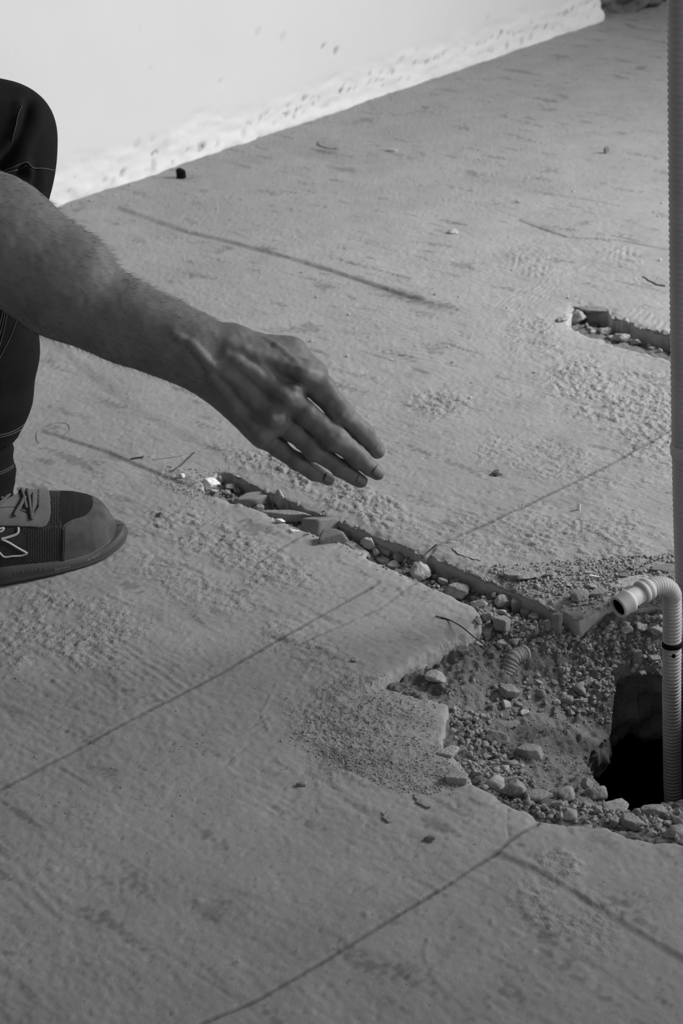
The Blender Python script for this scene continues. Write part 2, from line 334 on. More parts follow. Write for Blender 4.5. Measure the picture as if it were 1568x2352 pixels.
# chipped, slightly sunken lip next to the cuts
near = (X > -.25) & (X < .75) & (Y > 1.2) & (Y < 2.8)
dn = np.full(X.shape, 9.0)
for poly in (PIT, UPP):
    idx = np.where(near); d, _, _ = dpoly(X[idx], Y[idx], poly[::2]); dn[idx] = np.minimum(dn[idx], d)
Z -= .0022*np.exp(-dn/.006)+.0025*np.exp(-dn/.010)*sst(.1, .5, fbm(X*40, Y*40, 121, 3))
cxm, cym = (X[:-1, :-1]+X[1:, 1:])/2, (Y[:-1, :-1]+Y[1:, 1:])/2
inside = np.zeros(cxm.shape, bool)
for poly in (PIT, UPP): inside |= inpoly(cxm, cym, poly)
nx, ny = X.shape; ID = np.arange(nx*ny).reshape(nx, ny)
quads = np.stack([ID[:-1, :-1], ID[1:, :-1], ID[1:, 1:], ID[:-1, 1:]], -1)[~inside]
vx, vy, vz, vt, vc = (A.ravel().copy() for A in (X, Y, Z, TONE, CR))
E = np.concatenate([quads[:, [0, 1]], quads[:, [1, 2]], quads[:, [2, 3]], quads[:, [3, 0]]])
key = np.minimum(E[:, 0], E[:, 1]).astype(np.int64)*(nx*ny)+np.maximum(E[:, 0], E[:, 1])
uq, first, cnt = np.unique(key, return_index=True, return_counts=True)
Eb = E[first[cnt == 1]]
def onborder(i): a, b = i//ny, i % ny; return (a == 0) | (a == nx-1) | (b == 0) | (b == ny-1)
Eb = Eb[~(onborder(Eb[:, 0]) & onborder(Eb[:, 1]))]
bv = np.unique(Eb); d1, q1x, q1y = dpoly(vx[bv], vy[bv], PIT); d2, q2x, q2y = dpoly(vx[bv], vy[bv], UPP)
use1 = d1 < d2; vx[bv] = np.where(use1, q1x, q2x); vy[bv] = np.where(use1, q1y, q2y)
# push the cut faces down through the slab's thickness
remap = {int(b): k for k, b in enumerate(bv)}
acc = np.zeros((len(bv), 2))
for a, b in Eb:                       # outward (into the hole) normals
    dx, dy = vx[b]-vx[a], vy[b]-vy[a]; n = np.array([dy, -dx]); acc[remap[int(a)]] += n; acc[remap[int(b)]] += n
acc /= np.linalg.norm(acc, axis=1)[:, None]+1e-9
rows = [-.0012, -.004, -.008, -.013, -.018, -.024, -.030, -.036, -.044, -.058]
nb = len(bv); base = nx*ny; VX, VY, VZ, VT, VC = [vx], [vy], [vz], [vt], [vc]
Ei = np.array([[remap[int(a)], remap[int(b)]] for a, b in Eb]); Q = [quads]; prev = bv
for k, dz in enumerate(rows):
    bxx, byy = vx[bv], vy[bv]
    off = .0008*min(1, k)+(.0011*n3(np.stack([bxx*90, byy*90, np.full(nb, dz*160)], 1), 5)+.0009*n3(np.stack([bxx*300, byy*300, np.full(nb, dz*300)], 1), 6))*min(1, .4+k*.3)
    VX.append(bxx+acc[:, 0]*off); VY.append(byy+acc[:, 1]*off); VZ.append(vz[bv]+dz); VT.append(np.full(nb, 1.22)); VC.append(np.full(nb, .5))
    cur = base+nb*k+np.arange(nb)
    Q.append(np.stack([prev[Ei[:, 1]], prev[Ei[:, 0]], cur[Ei[:, 0]], cur[Ei[:, 1]]], -1) if k else np.stack([Eb[:, 1], Eb[:, 0], cur[Ei[:, 0]], cur[Ei[:, 1]]], -1))
    prev = cur
V = np.stack([np.concatenate(VX), np.concatenate(VY), np.concatenate(VZ)], 1); Q = np.concatenate(Q)
used = np.zeros(len(V), bool); used[Q.ravel()] = True; rm = np.cumsum(used)-1
fl = mesh_np('floor', V[used], rm[Q], M_floor)
attr(fl, 'tone', np.concatenate(VT)[used]); attr(fl, 'crumb', np.concatenate(VC)[used])
tag(fl, 'dusty grey concrete floor with tile grout marks, chiselled trench and pit', kind='structure')

# ------------------------------------------------------------------ loose earth in the cuts
SOIL_C = [(520,1120,-.016),(600,1158,-.018),(700,1198,-.018),(780,1235,-.018),(860,1268,-.019),(940,1303,-.019),(1040,1358,-.017),(1120,1400,-.018),(1200,1415,-.019),(1300,1445,-.021),(480,1118,-.008),(1100,1345,-.017),(1250,1410,-.019),
 (940,1570,-.016),(1000,1550,-.019),(1060,1490,-.021),(1150,1500,-.026),(1200,1530,-.032),(1250,1480,-.024),(1350,1450,-.018),(1420,1425,-.010),(1500,1425,-.006),(1568,1425,-.005),(1680,1430,-.008),
 (1030,1625,-.013),(1050,1650,-.020),(1100,1600,-.030),(1200,1600,-.044),(1300,1580,-.054),(1300,1520,-.038),(1400,1520,-.037),(1480,1500,-.030),(1568,1500,-.030),(1700,1500,-.03),(1500,1540,-.043),(1600,1545,-.043),
 (1030,1725,-.011),(1100,1700,-.030),(1200,1680,-.050),(1290,1650,-.068),(1300,1700,-.066),(1340,1700,-.080),(1380,1600,-.060),(1395,1660,-.085),
 (1080,1780,-.012),(1160,1755,-.028),(1250,1760,-.044),(1320,1775,-.055),(1150,1822,-.008),(1250,1848,-.014),(1330,1838,-.024),(1375,1850,-.032),
 (1240,1880,-.004),(1350,1886,-.007),(1420,1890,-.012),(1440,1865,-.024),(1500,1852,-.028),(1568,1845,-.028),(1500,1922,-.005),(1568,1930,-.005),(1700,1880,-.02),(1740,1650,-.04)]
VOID = [P(1425,1546,-.046),P(1500,1548,-.045),P(1568,1552,-.045),P(1660,1570,-.045),P(1720,1700,-.05),P(1680,1838,-.035),P(1568,1838,-.030),P(1520,1842,-.030),P(1470,1856,-.030),P(1430,1862,-.030),P(1392,1848,-.040),P(1372,1815,-.055),P(1352,1780,-.070),P(1345,1750,-.085),P(1362,1728,-.092),P(1395,1712,-.105),P(1418,1690,-.120)]
VOID = roughen(VOID, .003, .006, 33)
def rbf_fit(C, lam=1e-4):
    p = np.array([P(a, b, c) for a, b, c in C]); A = p[:, :2]; z = p[:, 2]; n = len(A)
    def K(d): return np.where(d > 0, d*d*np.log(d+1e-12), 0)
    G = K(np.linalg.norm(A[:, None]-A[None], axis=2))+lam*np.eye(n)*.01; Pm = np.hstack([np.ones((n, 1)), A])
    S = np.zeros((n+3, n+3)); S[:n, :n] = G; S[:n, n:] = Pm; S[n:, :n] = Pm.T
    sol = np.linalg.solve(S, np.concatenate([z, np.zeros(3)]))
    def f(x, y):
        sh = np.shape(x); x = np.ravel(x); y = np.ravel(y); out = np.empty(len(x))
        for i in range(0, len(x), 20000):
            q = np.stack([x[i:i+20000], y[i:i+20000]], 1); d = np.linalg.norm(q[:, None]-A[None], axis=2)
            out[i:i+20000] = K(d)@sol[:n]+sol[n]+q@sol[n+1:]
        return out.reshape(sh)
    return f
frb = rbf_fit(SOIL_C)
def soil_noise(x, y, a=1.0):
    return a*(.007*fbm(x*22, y*22, 201, 4)+.0055*(1-np.abs(fbm(x*55, y*55, 203, 3)))-.004+.0024*fbm(x*170, y*170, 205, 3))
UPC = [(1330,735,-.024),(1400,765,-.026),(1480,795,-.028),(1550,815,-.028),(1310,735,-.018),(1620,830,-.028)]
frb2 = rbf_fit(UPC)
def soil_mesh(name, poly, f, clampz, void=None, h=.0018):
    lo = poly.min(0)-.015; hi = poly.max(0)+.015
    sx = np.arange(lo[0], hi[0], h); sy = np.arange(lo[1], hi[1], h); Xs, Ys = np.meshgrid(sx, sy, indexing='ij')
    cx, cy = Xs+h/2, Ys+h/2
    keep = inpoly(cx, cy, poly)
    d, _, _ = dpoly(cx, cy, poly[::2]); keep |= d < .011
    Zs = np.clip(f(Xs, Ys), *clampz)+soil_noise(Xs, Ys)*(1 if void is not None else .6)
    dv, _, _ = dpoly(Xs, Ys, poly[::2]); outp = ~inpoly(Xs, Ys, poly)
    Zs = np.where(outp, np.minimum(Zs, -.006-1.2*dv), Zs)
    Zs = np.where(~outp, np.minimum(Zs, -.0010-.06*np.minimum(dv, .02)), Zs)
    if void is not None: keep &= ~inpoly(cx, cy, void)
    keep = keep[:-1, :-1]; a, b = Xs.shape; ID = np.arange(a*b).reshape(a, b)
    qd = np.stack([ID[:-1, :-1], ID[1:, :-1], ID[1:, 1:], ID[:-1, 1:]], -1)[keep]
    v = [np.stack([Xs.ravel(), Ys.ravel(), Zs.ravel()], 1)]; qs = [qd]
    if void is not None:
        E = np.concatenate([qd[:, [0, 1]], qd[:, [1, 2]], qd[:, [2, 3]], qd[:, [3, 0]]])
        key = np.minimum(E[:, 0], E[:, 1]).astype(np.int64)*(a*b)+np.maximum(E[:, 0], E[:, 1])
        _, fi, ct = np.unique(key, return_index=True, return_counts=True); Eb = E[fi[ct == 1]]
        m = (v[0][Eb[:, 0], :2]+v[0][Eb[:, 1], :2])/2; dd, _, _ = dpoly(m[:, 0], m[:, 1], void); Eb = Eb[dd < h*2.2]
        bv = np.unique(Eb); _, qx, qy = dpoly(v[0][bv, 0], v[0][bv, 1], void); v[0][bv, 0] = qx; v[0][bv, 1] = qy
        cen = void.mean(0); dirv = cen-v[0][bv, :2]; dirv /= np.linalg.norm(dirv, axis=1)[:, None]
        ri = np.full(a*b, -1); ri[bv] = np.arange(len(bv)); prev = bv; o = a*b
        zt = v[0][bv, 2]
        for k, t in enumerate((.06, .14, .24, .34, .45, .56, .67, .78, .89, 1.0)):
            z = zt*(1-t)+(-.128+.012*n2(qx*40, qy*40, 77))*t
            off = -.004+.010*n3(np.stack([qx*45, qy*45, z*60], 1), 9)+.004*n3(np.stack([qx*160, qy*160, z*160], 1), 10)
            v.append(np.stack([qx+dirv[:, 0]*off, qy+dirv[:, 1]*off, z], 1)); cur = o+np.arange(len(bv)); o += len(bv)
            A_, B_ = Eb[:, 0], Eb[:, 1]; pa = prev[ri[A_]] if k else A_; pb = prev[ri[B_]] if k else B_
            qs.append(np.stack([pb, pa, cur[ri[A_]], cur[ri[B_]]], -1)); prev = cur
        for outw, zz_ in ((-.03, -.130), (-.09, -.133), (-.22, -.136)):
            v.append(np.stack([qx+dirv[:, 0]*outw, qy+dirv[:, 1]*outw, np.full(len(qx), zz_)], 1)); cur = o+np.arange(len(bv)); o += len(bv)
            qs.append(np.stack([prev[ri[B_]], prev[ri[A_]], cur[ri[A_]], cur[ri[B_]]], -1)); prev = cur
    v = np.concatenate(v); q = np.concatenate(qs); used = np.zeros(len(v), bool); used[q.ravel()] = True; rm = np.cumsum(used)-1
    ob = mesh_np(name, v[used], rm[q], M_soil); ob.data.materials.append(M_packed)
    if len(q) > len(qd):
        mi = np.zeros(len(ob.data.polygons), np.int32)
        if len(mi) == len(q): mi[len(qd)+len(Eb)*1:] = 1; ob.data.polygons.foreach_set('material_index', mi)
    return ob, (lo, h, Zs)
so, SG = soil_mesh('loose_earth', PIT, frb, (-.15, -.003), VOID)
tag(so, 'loose grey earth and dust filling the front trench and the broken pit', 'earth', kind='stuff')
so2, SG2 = soil_mesh('loose_earth', UPP, frb2, (-.04, -.02), None, .003)
tag(so2, 'loose dark earth inside the short trench beside the far conduit', 'earth', kind='stuff')
# dark cavity under the pit
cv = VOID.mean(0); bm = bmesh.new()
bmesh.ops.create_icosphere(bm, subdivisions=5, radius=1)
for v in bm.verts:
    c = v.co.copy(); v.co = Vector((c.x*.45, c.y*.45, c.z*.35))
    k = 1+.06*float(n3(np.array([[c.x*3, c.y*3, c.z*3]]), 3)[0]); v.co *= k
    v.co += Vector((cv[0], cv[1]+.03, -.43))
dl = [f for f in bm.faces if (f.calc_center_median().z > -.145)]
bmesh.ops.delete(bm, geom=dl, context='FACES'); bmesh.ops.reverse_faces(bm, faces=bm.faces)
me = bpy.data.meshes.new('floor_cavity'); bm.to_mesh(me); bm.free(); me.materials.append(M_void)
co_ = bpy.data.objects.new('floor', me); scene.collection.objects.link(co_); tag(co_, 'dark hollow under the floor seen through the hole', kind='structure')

# surface lookups
FZ = None
def gz(x, y):
    x = np.atleast_1d(x); y = np.atleast_1d(y)
    i = np.clip(np.searchsorted(gx, x)-1, 0, nx-2); j = np.clip(np.searchsorted(gy, y)-1, 0, ny-2)
    z = Z[i, j].astype(float)
    for poly, (lo, h, Zs) in ((PIT, SG), (UPP, SG2)):
        m = inpoly(x, y, poly)
        if m.any():
            a = np.clip(((x-lo[0])/h).astype(int), 0, Zs.shape[0]-1); b = np.clip(((y-lo[1])/h).astype(int), 0, Zs.shape[1]-1)
            z = np.where(m, Zs[a, b], z)
    z = np.where(inpoly(x, y, VOID), -.6, z)
    return z
def hit(px, py):
    d = FW*F+RT*(px-W/2)-UP*(py-H/2); zz = np.linspace(.006, -.62, 700); t = (CAM[2]-zz)/-d[2]
    q = CAM+d*t[:, None]; g = gz(q[:, 0], q[:, 1]); k = np.argmax(q[:, 2] <= g)
    return np.array([q[k, 0], q[k, 1], g[k]]) if (q[:, 2] <= g).any() else q[-1]

# ------------------------------------------------------------------ walls
wa, wb = P(120, 478)[:2], P(1387, 47)[:2]; wd = (wb-wa)/np.linalg.norm(wb-wa); wn = np.array([wd[1], -wd[0]])
L0, L1 = -2.2, np.linalg.norm(wb-wa)
us = np.concatenate([np.arange(L0, -.25, .05), np.arange(-.25, L1-.02, .006), np.linspace(L1-.02, L1, 5)])
zs = np.concatenate([np.arange(-.02, .26, .004), np.arange(.26, 1.1, .012), np.arange(1.1, 2.7, .1), [2.7]])
U, Zw = np.meshgrid(us, zs, indexing='ij')
ed = .004*fbm(U*12, Zw*12, 301, 4)
dd = .0012*fbm(U*2.5, Zw*2.5, 303, 2)*(1-sst(.5, 1.0, Zw))
band = 1-sst(.055, .085, Zw+.018*fbm(U*7, Zw*5, 305, 4))          # plaster torn off along the foot of the wall
dd -= band*(.002+.0030*fbm(U*11, Zw*26, 307, 5)+.0008*fbm(U*70, Zw*90, 309, 3))
dd += (1-sst(0, .03, Zw))*.007*np.clip(.5+fbm(U*14, Zw*20, 311, 3), 0, 2)
tn = np.ones_like(U)
ch = n2(U*38, Zw*60-U*30, 313); cm = band*sst(.66, .78, ch); dd -= .003*cm; tn -= .25*cm
tn += .06*band
ch2 = fbm(U*9, Zw*9, 315, 4); 
# chip row above the band and single nicks, in pixels of the wall face
def wpx(px, py):
    d = FW*F+RT*(px-W/2)-UP*(py-H/2); t = ((np.array([*wa, 0])-CAM)@np.array([*wn, 0]))/(d@np.array([*wn, 0])); q = CAM+d*t
    return (q[:2]-wa)@wd, q[2]
NICK = [(770,118,9,.45),(742,105,5,.5),(783,208,7,.75),(648,85,14,.12),(592,72,12,.10),(320,70,5,.15),(355,352,6,.7),(364,348,6,.7),(352,380,12,.30),(380,335,20,.10),(462,340,14,.35),(470,335,6,.6),(282,398,9,.45),(315,330,14,.12),(1153,75,5,.6),(1120,40,7,.12),(1222,85,7,.3),(505,185,6,.15),(345,155,4,.2),(1255,62,6,.45),(1200,95,8,.3),(1165,105,7,.35),(700,225,6,.5),(660,262,6,.5),(1130,118,6,.35),(160,440,7,.35),(240,415,8,.25),(905,165,6,.45),(850,170,5,.4),(35,120,7,.12),(1300,30,8,.3),(920,140,10,.12),(560,305,10,.2),(395,372,6,.3),(430,345,5,.3),(600,270,8,.25)]
for px, py, r, s in NICK:
    a, b = wpx(px, py); c, e = wpx(px+r, py); rr = abs(c-a)*.55+.001
    m = 1-sst(.5, 1.1, np.hypot((U-a)*.9-(Zw-b)*.5, (Zw-b)*.8)/rr*1.0+.3*fbm(U*60, Zw*60, 317, 2)); tn -= s*m; dd -= .004*m*min(1, s*2)
rngw = np.random.default_rng(3)
for k in range(70):
    px = rngw.uniform(560, 1380); t = (px-120)/(1387-120); py = 478+(47-478)*t-rngw.choice([18, 34, 40, 48])-rngw.uniform(0, 5)
    a, b = wpx(px, py); rr = rngw.uniform(.003, .009)
    ang = (U-a)*.6-(Zw-b)*.8; per = (U-a)*.8+(Zw-b)*.6
    m = 1-sst(.5, 1.1, np.hypot(per/rr, ang/(rr*.4))); tn -= rngw.uniform(.2, .55)*m; dd -= .003*m
tn *= 1+.02*fbm(U*2, Zw*2, 319, 3)
endx = U+np.where(U > L1-.02, .006*fbm(Zw*30, Zw*11, 321, 3), 0)+np.where(U > L1-.02, -.045*sst(.0, .16, Zw), 0)*sst(L1-.02, L1, U)
PX = wa[0]+wd[0]*endx+wn[0]*dd; PY = wa[1]+wd[1]*endx+wn[1]*dd
a, b = U.shape; ID = np.arange(a*b).reshape(a, b)
q = np.stack([ID[:-1, :-1], ID[1:, :-1], ID[1:, 1:], ID[:-1, 1:]], -1).reshape(-1, 4)
v = np.stack([PX.ravel(), PY.ravel(), Zw.ravel()], 1); th = .16
ring = np.concatenate([ID[:, 0], ID[-1, 1:], ID[-2::-1, -1], ID[0, -2:0:-1]]); nb_ = len(ring)
v2 = v[ring].copy(); s_ = (v2[:, :2]-wa)@wn; v2[:, 0] -= wn[0]*(th+s_); v2[:, 1] -= wn[1]*(th+s_)
qq = np.stack([ring, a*b+np.arange(nb_), a*b+np.roll(np.arange(nb_), -1), np.roll(ring, -1)], -1)
back = np.array([[a*b+nb_+k for k in (0, 1, 2, 3)]]); c4 = np.array([[us[0], zs[0]], [us[-1], zs[0]], [us[-1], zs[-1]], [us[0], zs[-1]]])
vb = np.stack([wa[0]+wd[0]*c4[:, 0]-wn[0]*th, wa[1]+wd[1]*c4[:, 0]-wn[1]*th, c4[:, 1]], 1)
wl = mesh_np('wall_back', np.vstack([v, v2, vb]), [q, qq, back], M_wall)
attr(wl, 'tone', np.concatenate([tn.ravel(), np.ones(nb_+4)])); tag(wl, kind='structure')
# broken masonry beyond the wall's end
def lump_wall(name, p0, p1, zt, th, seed):
    p0, p1 = np.array(p0[:2]), np.array(p1[:2]); L = np.linalg.norm(p1-p0); d = (p1-p0)/L; n = np.array([d[1], -d[0]])
    u = np.arange(0, L, .008); z = np.concatenate([np.arange(-.02, .3, .006), np.arange(.3, zt, .05)]); A, B = np.meshgrid(u, z, indexing='ij')
    o = .030*np.tanh(2*n2(A*12, B*22, seed))+.02*fbm(A*30, B*40, seed+1, 4)-.25*np.clip(.05-B, 0, 1)
    v = np.stack([p0[0]+d[0]*A+n[0]*o, p0[1]+d[1]*A+n[1]*o, B], -1).reshape(-1, 3); a, b = A.shape; ID = np.arange(a*b).reshape(a, b)
    q = np.stack([ID[:-1, :-1], ID[1:, :-1], ID[1:, 1:], ID[:-1, 1:]], -1).reshape(-1, 4)
    ring = np.concatenate([ID[:, 0], ID[-1, 1:], ID[-2::-1, -1], ID[0, -2:0:-1]]); m = len(ring)
    v2 = v[ring].copy(); v2[:, 0] -= n[0]*th; v2[:, 1] -= n[1]*th
    qq = np.stack([ring, a*b+np.arange(m), a*b+np.roll(np.arange(m), -1), np.roll(ring, -1)], -1)
    o = mesh_np(name, np.vstack([v, v2]), [q, qq], M_rubwall); tag(o, kind='structure'); return o
lump_wall('wall_far', P(1376, 52)+np.array([-.0, .02, 0]), P(1700, -34), 2.7, .25, 401)

# ------------------------------------------------------------------ stones
def rock_mesh(seed, dims, sub=4, sharp=.8, rough=.05, planes=13, name='stone', material=None, prism=False):
    r = np.random.default_rng(seed); bm = bmesh.new(); bmesh.ops.create_icosphere(bm, subdivisions=sub, radius=1)
    v = np.array([x.co[:] for x in bm.verts]); f = np.array([[y.index for y in x.verts] for x in bm.faces]); bm.free()
    n = r.normal(size=(planes, 3)); n /= np.linalg.norm(n, axis=1)[:, None]; off = r.uniform(.5, .9, planes)
    if prism:
        m_ = r.integers(4, 7); a_ = (np.arange(m_)+r.uniform(-.3, .3, m_))/m_*2*math.pi; t_ = r.uniform(-.25, .25, m_)
        n = np.stack([np.cos(a_)*np.cos(t_), np.sin(a_)*np.cos(t_), np.sin(t_)], 1); n = np.vstack([n, [[r.uniform(-.15, .15), r.uniform(-.15, .15), 1], [r.uniform(-.1, .1), 0, -1], [.5, .3, .9]]]); n /= np.linalg.norm(n, axis=1)[:, None]
        off = np.concatenate([r.uniform(.7, 1.0, m_), [.7, .7, .92]])
    R = np.full(len(v), 1.6 if prism else 1.15)
    for a, b in zip(n, off):
        c = v@a; R = np.where(c > .05, np.minimum(R, b/np.maximum(c, .05)), R)
    R = R*sharp+(1-sharp)*.85
    R *= 1+rough*n3(v*3+seed, seed)+rough*.8*n3(v*8+seed, seed+1)+rough*.5*n3(v*20, seed+2)
    v = v*R[:, None]; lo, hi = v.min(0), v.max(0); v = (v-(lo+hi)/2)/(hi-lo)*np.array(dims)
    ob = mesh_np(name, v, f, material)
    return ob
MATS = dict(k=M_black, w=M_white, p=M_pale, m=M_mid, d=M_dark)
# px, py, width px, height px, tilt of long axis in picture (deg), thickness factor, tone, crumbly, label
ROCKS = [
 (485,1111,34,30,0,.8,'w',1,'white crumbly plaster lump at the head of the front trench'),
 (505,1098,22,20,0,.8,'p',1,'pale crumb behind the white plaster lump at the trench head'),
 (417,1093,12,14,0,.9,'w',1,'tiny white plaster crumb left of the trench head'),
 (531,1120,22,20,0,.9,'d',0,'dark pebble deep in the trench just right of the white plaster lump'),
 (520,1132,18,16,0,.9,'d',0,'small dark pebble below the white plaster lump in the trench'),
 (545,1130,16,14,0,.9,'d',0,'little dark pebble beside the big triangular shard'),
 (583,1150,90,34,-14,.95,'d',0,'big dark triangular shard at the left end of the trench'),
 (642,1149,24,44,70,.8,'p',1,'upright pale chunk standing in the trench below the little finger'),
 (662,1160,18,20,0,.8,'m',0,'grey chip right of the upright pale chunk in the trench'),
 (597,1166,18,16,0,.9,'p',0,'light pebble under the dark triangular shard, on the trench edge'),
 (656,1184,110,24,6,.9,'m',0,'long grey slab shard lying across the trench, left half'),
 (642,1197,22,13,0,.7,'w',1,'small white crumb on the near trench edge under the long shard'),
 (672,1219,22,13,10,.6,'w',1,'small white chip on the near trench lip where the grout line meets it'),
 (733,1205,74,44,-10,.9,'d',0,'big dark block in the middle of the trench'),
 (770,1215,20,17,0,.9,'p',0,'small light stone leaning on the right of the big dark block'),
 (762,1233,58,30,-8,.9,'d',0,'dark wedge stone at the near trench edge below the big dark block'),
 (795,1222,30,20,10,.7,'d',0,'dark grey stone against the far trench face'),
 (818,1262,80,20,27,.5,'p',0,'long pale shard lying along the near edge of the trench'),
 (846,1249,33,32,0,.9,'p',1,'pale round-cornered rock beside the long pale shard'),
 (864,1267,16,16,0,.9,'p',0,'small light pebble right of the pale rock in the trench'),
 (884,1262,40,16,22,.6,'m',0,'flat grey stone near the far trench face, right of the pale rock'),
 (917,1279,26,24,0,.9,'m',0,'grey chunk in the trench left of the bright round rock'),
 (880,1287,34,16,18,.6,'p',0,'pale flat piece at the near trench lip'),
 (905,1300,30,18,20,.6,'m',0,'grey piece at the near trench lip left of the bright round rock'),
 (967,1310,42,46,0,.95,'p',1,'bright rounded rock perched on the near edge of the trench'),
 (1052,1360,50,38,15,.8,'m',1,'grey crumbly rock in the trench below the far slab edge'),
 (1100,1386,42,26,12,.7,'p',1,'pale rock beside the tip of the near slab corner'),
 (1157,1381,38,40,0,.9,'p',1,'pale knobbly rock in the trench mouth, the tallest there'),
 (1152,1405,18,16,0,.9,'p',0,'small pale stone under the pale knobbly rock'),
 (1191,1384,28,30,0,.9,'m',0,'grey rock right of the pale knobbly rock, by the slab face'),
 (1207,1409,22,22,0,.9,'m',0,'light grey pebble below the far slab face, left of the pointed shard'),
 (1120,1416,22,26,0,.9,'m',0,'grey stone touching the near slab corner'),
 (1154,1430,46,40,20,.7,'m',0,'larger grey faceted stone in the middle of the trench mouth'),
 (1225,1420,22,24,0,.8,'m',0,'grey stone just left of the two pointed shards'),
 (1258,1437,16,24,60,.6,'m',0,'small pointed shard left of the tall pointed one'),
 (1278,1431,22,44,80,.45,'m',0,'tall pointed shard standing by the far slab corner'),
 (1161,1478,32,24,8,.5,'p',0,'flat pale stone below the trench mouth'),
 (1116,1457,22,22,0,.9,'m',0,'grey pebble below the near slab corner'),
 (1063,1494,30,22,30,.6,'d',0,'dark chip against the foot of the near slab face'),
 (1001,1558,46,32,12,.8,'p',1,'pale crumbly rock at the low end of the near slab face'),
 (1170,1587,40,30,15,.8,'m',0,'faceted grey stone in the middle of the pit'),
 (1329,1580,30,30,0,.9,'m',1,'rounded grey stone at the left of the pebble cluster above the hole'),
 (1352,1571,24,26,0,.9,'m',1,'rounded grey stone at the top of the pebble cluster above the hole'),
 (1330,1608,32,15,-8,.6,'m',0,'light flat stone under the pebble cluster above the hole'),
 (1300,1605,30,22,0,.7,'m',1,'grey crumbly stone left of the pebble cluster above the hole'),
 (1166,1662,44,30,0,.5,'m',1,'half-buried lump in the middle of the pit slope'),
 (1143,1697,50,36,15,.8,'m',1,'crumbly brown-grey rock on the pit slope left of the flat-faced block'),
 (1215,1727,52,38,5,.8,'m',0,'big flat-faced block on the pit slope left of the dark hole'),
 (1028,1729,36,36,-40,.5,'p',0,'pale broken facet at the left rim of the pit'),
 (1052,1786,48,36,10,.5,'m',0,'broken slab piece at the lower left rim of the pit'),
 (1170,1754,36,26,0,.9,'m',1,'crumbly stone below the big flat-faced block'),
 (1180,1811,50,44,0,.95,'m',1,'big round-topped rock on the lower rim of the pit'),
 (1166,1789,54,9,0,.4,'p',0,'thin pale splinter lying on top of the lower rim rubble'),
 (1236,1828,56,28,-5,.8,'m',1,'long rock right of the round-topped rim rock'),
 (1262,1846,52,22,2,.6,'d',0,'flat dark stone on the lower rim'),
 (1299,1823,44,38,-30,.8,'m',1,'upright grey rock on the lower rim between long rock and hole'),
 (1413,1852,50,28,10,.35,'p',0,'flat pale shard overhanging the lower left edge of the hole'),
 (1450,1888,54,34,28,.7,'m',0,'grey faceted block right below the dark hole'),
 (1412,1888,22,26,0,.9,'m',0,'small stone left of the faceted block below the hole'),
 (1505,1863,62,40,0,.8,'m',1,'big earthy lump on the near edge of the hole, left of the conduit foot'),
 (1547,1911,44,30,-10,.8,'m',1,'rounded rock at the lower right end of the rim'),
 (1367,1820,46,42,0,.8,'m',1,'big earthy lump at the left edge of the dark hole'),
 (1347,1797,24,24,0,.9,'m',0,'round stone on top of the lump at the left edge of the hole'),
 (1441,1338,92,26,-8,.3,'p',0,'flat pale slab fragment lying behind the white conduit end'),
 (1331,1367,36,38,0,.8,'m',1,'upright grey rock on the slab left of the white conduit end'),
 (1371,1363,38,26,-15,.6,'m',0,'sharp grey rock on the slab just left of the conduit end'),
 (1174,1322,38,24,5,.6,'m',0,'grey chunk on the slab at the left of the debris strip'),
 (1216,1316,70,34,-10,.15,'m',0,'large thin flake lying on the slab left of the debris strip'),
 (1364,1325,30,8,5,.3,'w',0,'thin white splinter on the slab debris'),
 (1264,1320,24,15,0,.8,'m',0,'light grey chip on the slab right of the thin flake'),
 (1431,1323,20,14,0,.8,'d',0,'small dark stone behind the flat pale slab fragment'),
 (1535,1303,80,24,-6,.25,'d',0,'dark flat slab piece in front of the far conduit'),
 (1475,1444,26,26,0,.9,'p',1,'pale stone under the conduit bend, in the pebble bank'),
 (1505,1447,30,24,0,.9,'m',1,'grey stone touching the vertical conduit, in the pebble bank'),
 (1440,1447,26,20,0,.9,'m',0,'grey stone below the white conduit end'),
 (1463,1508,18,30,70,.7,'m',0,'upright stone half way down the pebble bank'),
 (1500,1513,28,24,0,.8,'m',0,'grey stone low on the pebble bank beside the conduit'),
 (1141,1087,22,18,0,.8,'d',1,'small dark clod lying alone on the floor right of the fingertips'),
 (988,1925,26,18,0,.7,'d',1,'dark dirt clod on the bare floor below the pit rim'),
 (368,1180,14,11,0,.8,'d',0,'small dark chip on the floor right of the shoe toe'),
 (692,1800,20,14,0,.8,'m',1,'small clod on the floor at the left of the dusty patch'),
 (416,400,22,20,60,.9,'k',0,'black pointed chip at the foot of the white wall'),
 (900,345,22,10,0,.6,'p',0,'flat pale chip on the far floor right of the curled flake'),
 (1393,346,12,15,60,.6,'d',0,'tiny dark standing chip on the far floor near the conduit'),
 (1040,532,22,14,0,.7,'p',1,'pale crumb on the middle floor between wall and far trench'),
 (1328,1165,7,16,85,.6,'w',0,'tiny white peg standing on the floor right of the hand'),
 (1327,729,34,36,0,.8,'m',1,'rock at the left end of the short far trench'),
 (1390,761,26,20,0,.9,'m',1,'light grey stone in the middle of the short far trench'),
 (1368,746,34,14,-25,.6,'d',0,'dark sliver between the two rocks of the far trench'),
 (1425,776,34,26,10,.8,'m',1,'knobbly stone in the right half of the far trench'),
 (1460,786,24,18,0,.8,'m',0,'grey pebble left of the far conduit in the far trench'),
 (1357,708,78,20,8,.4,'d',1,'overhanging dark crust piece at the back of the far trench'),
 (1290,733,34,16,-30,.5,'m',1,'bright crumbling edge piece at the left tip of the far trench'),
 (815,1515,16,12,0,.8,'p',1,'small light crumb on the near slab above its exposed edge'),
]
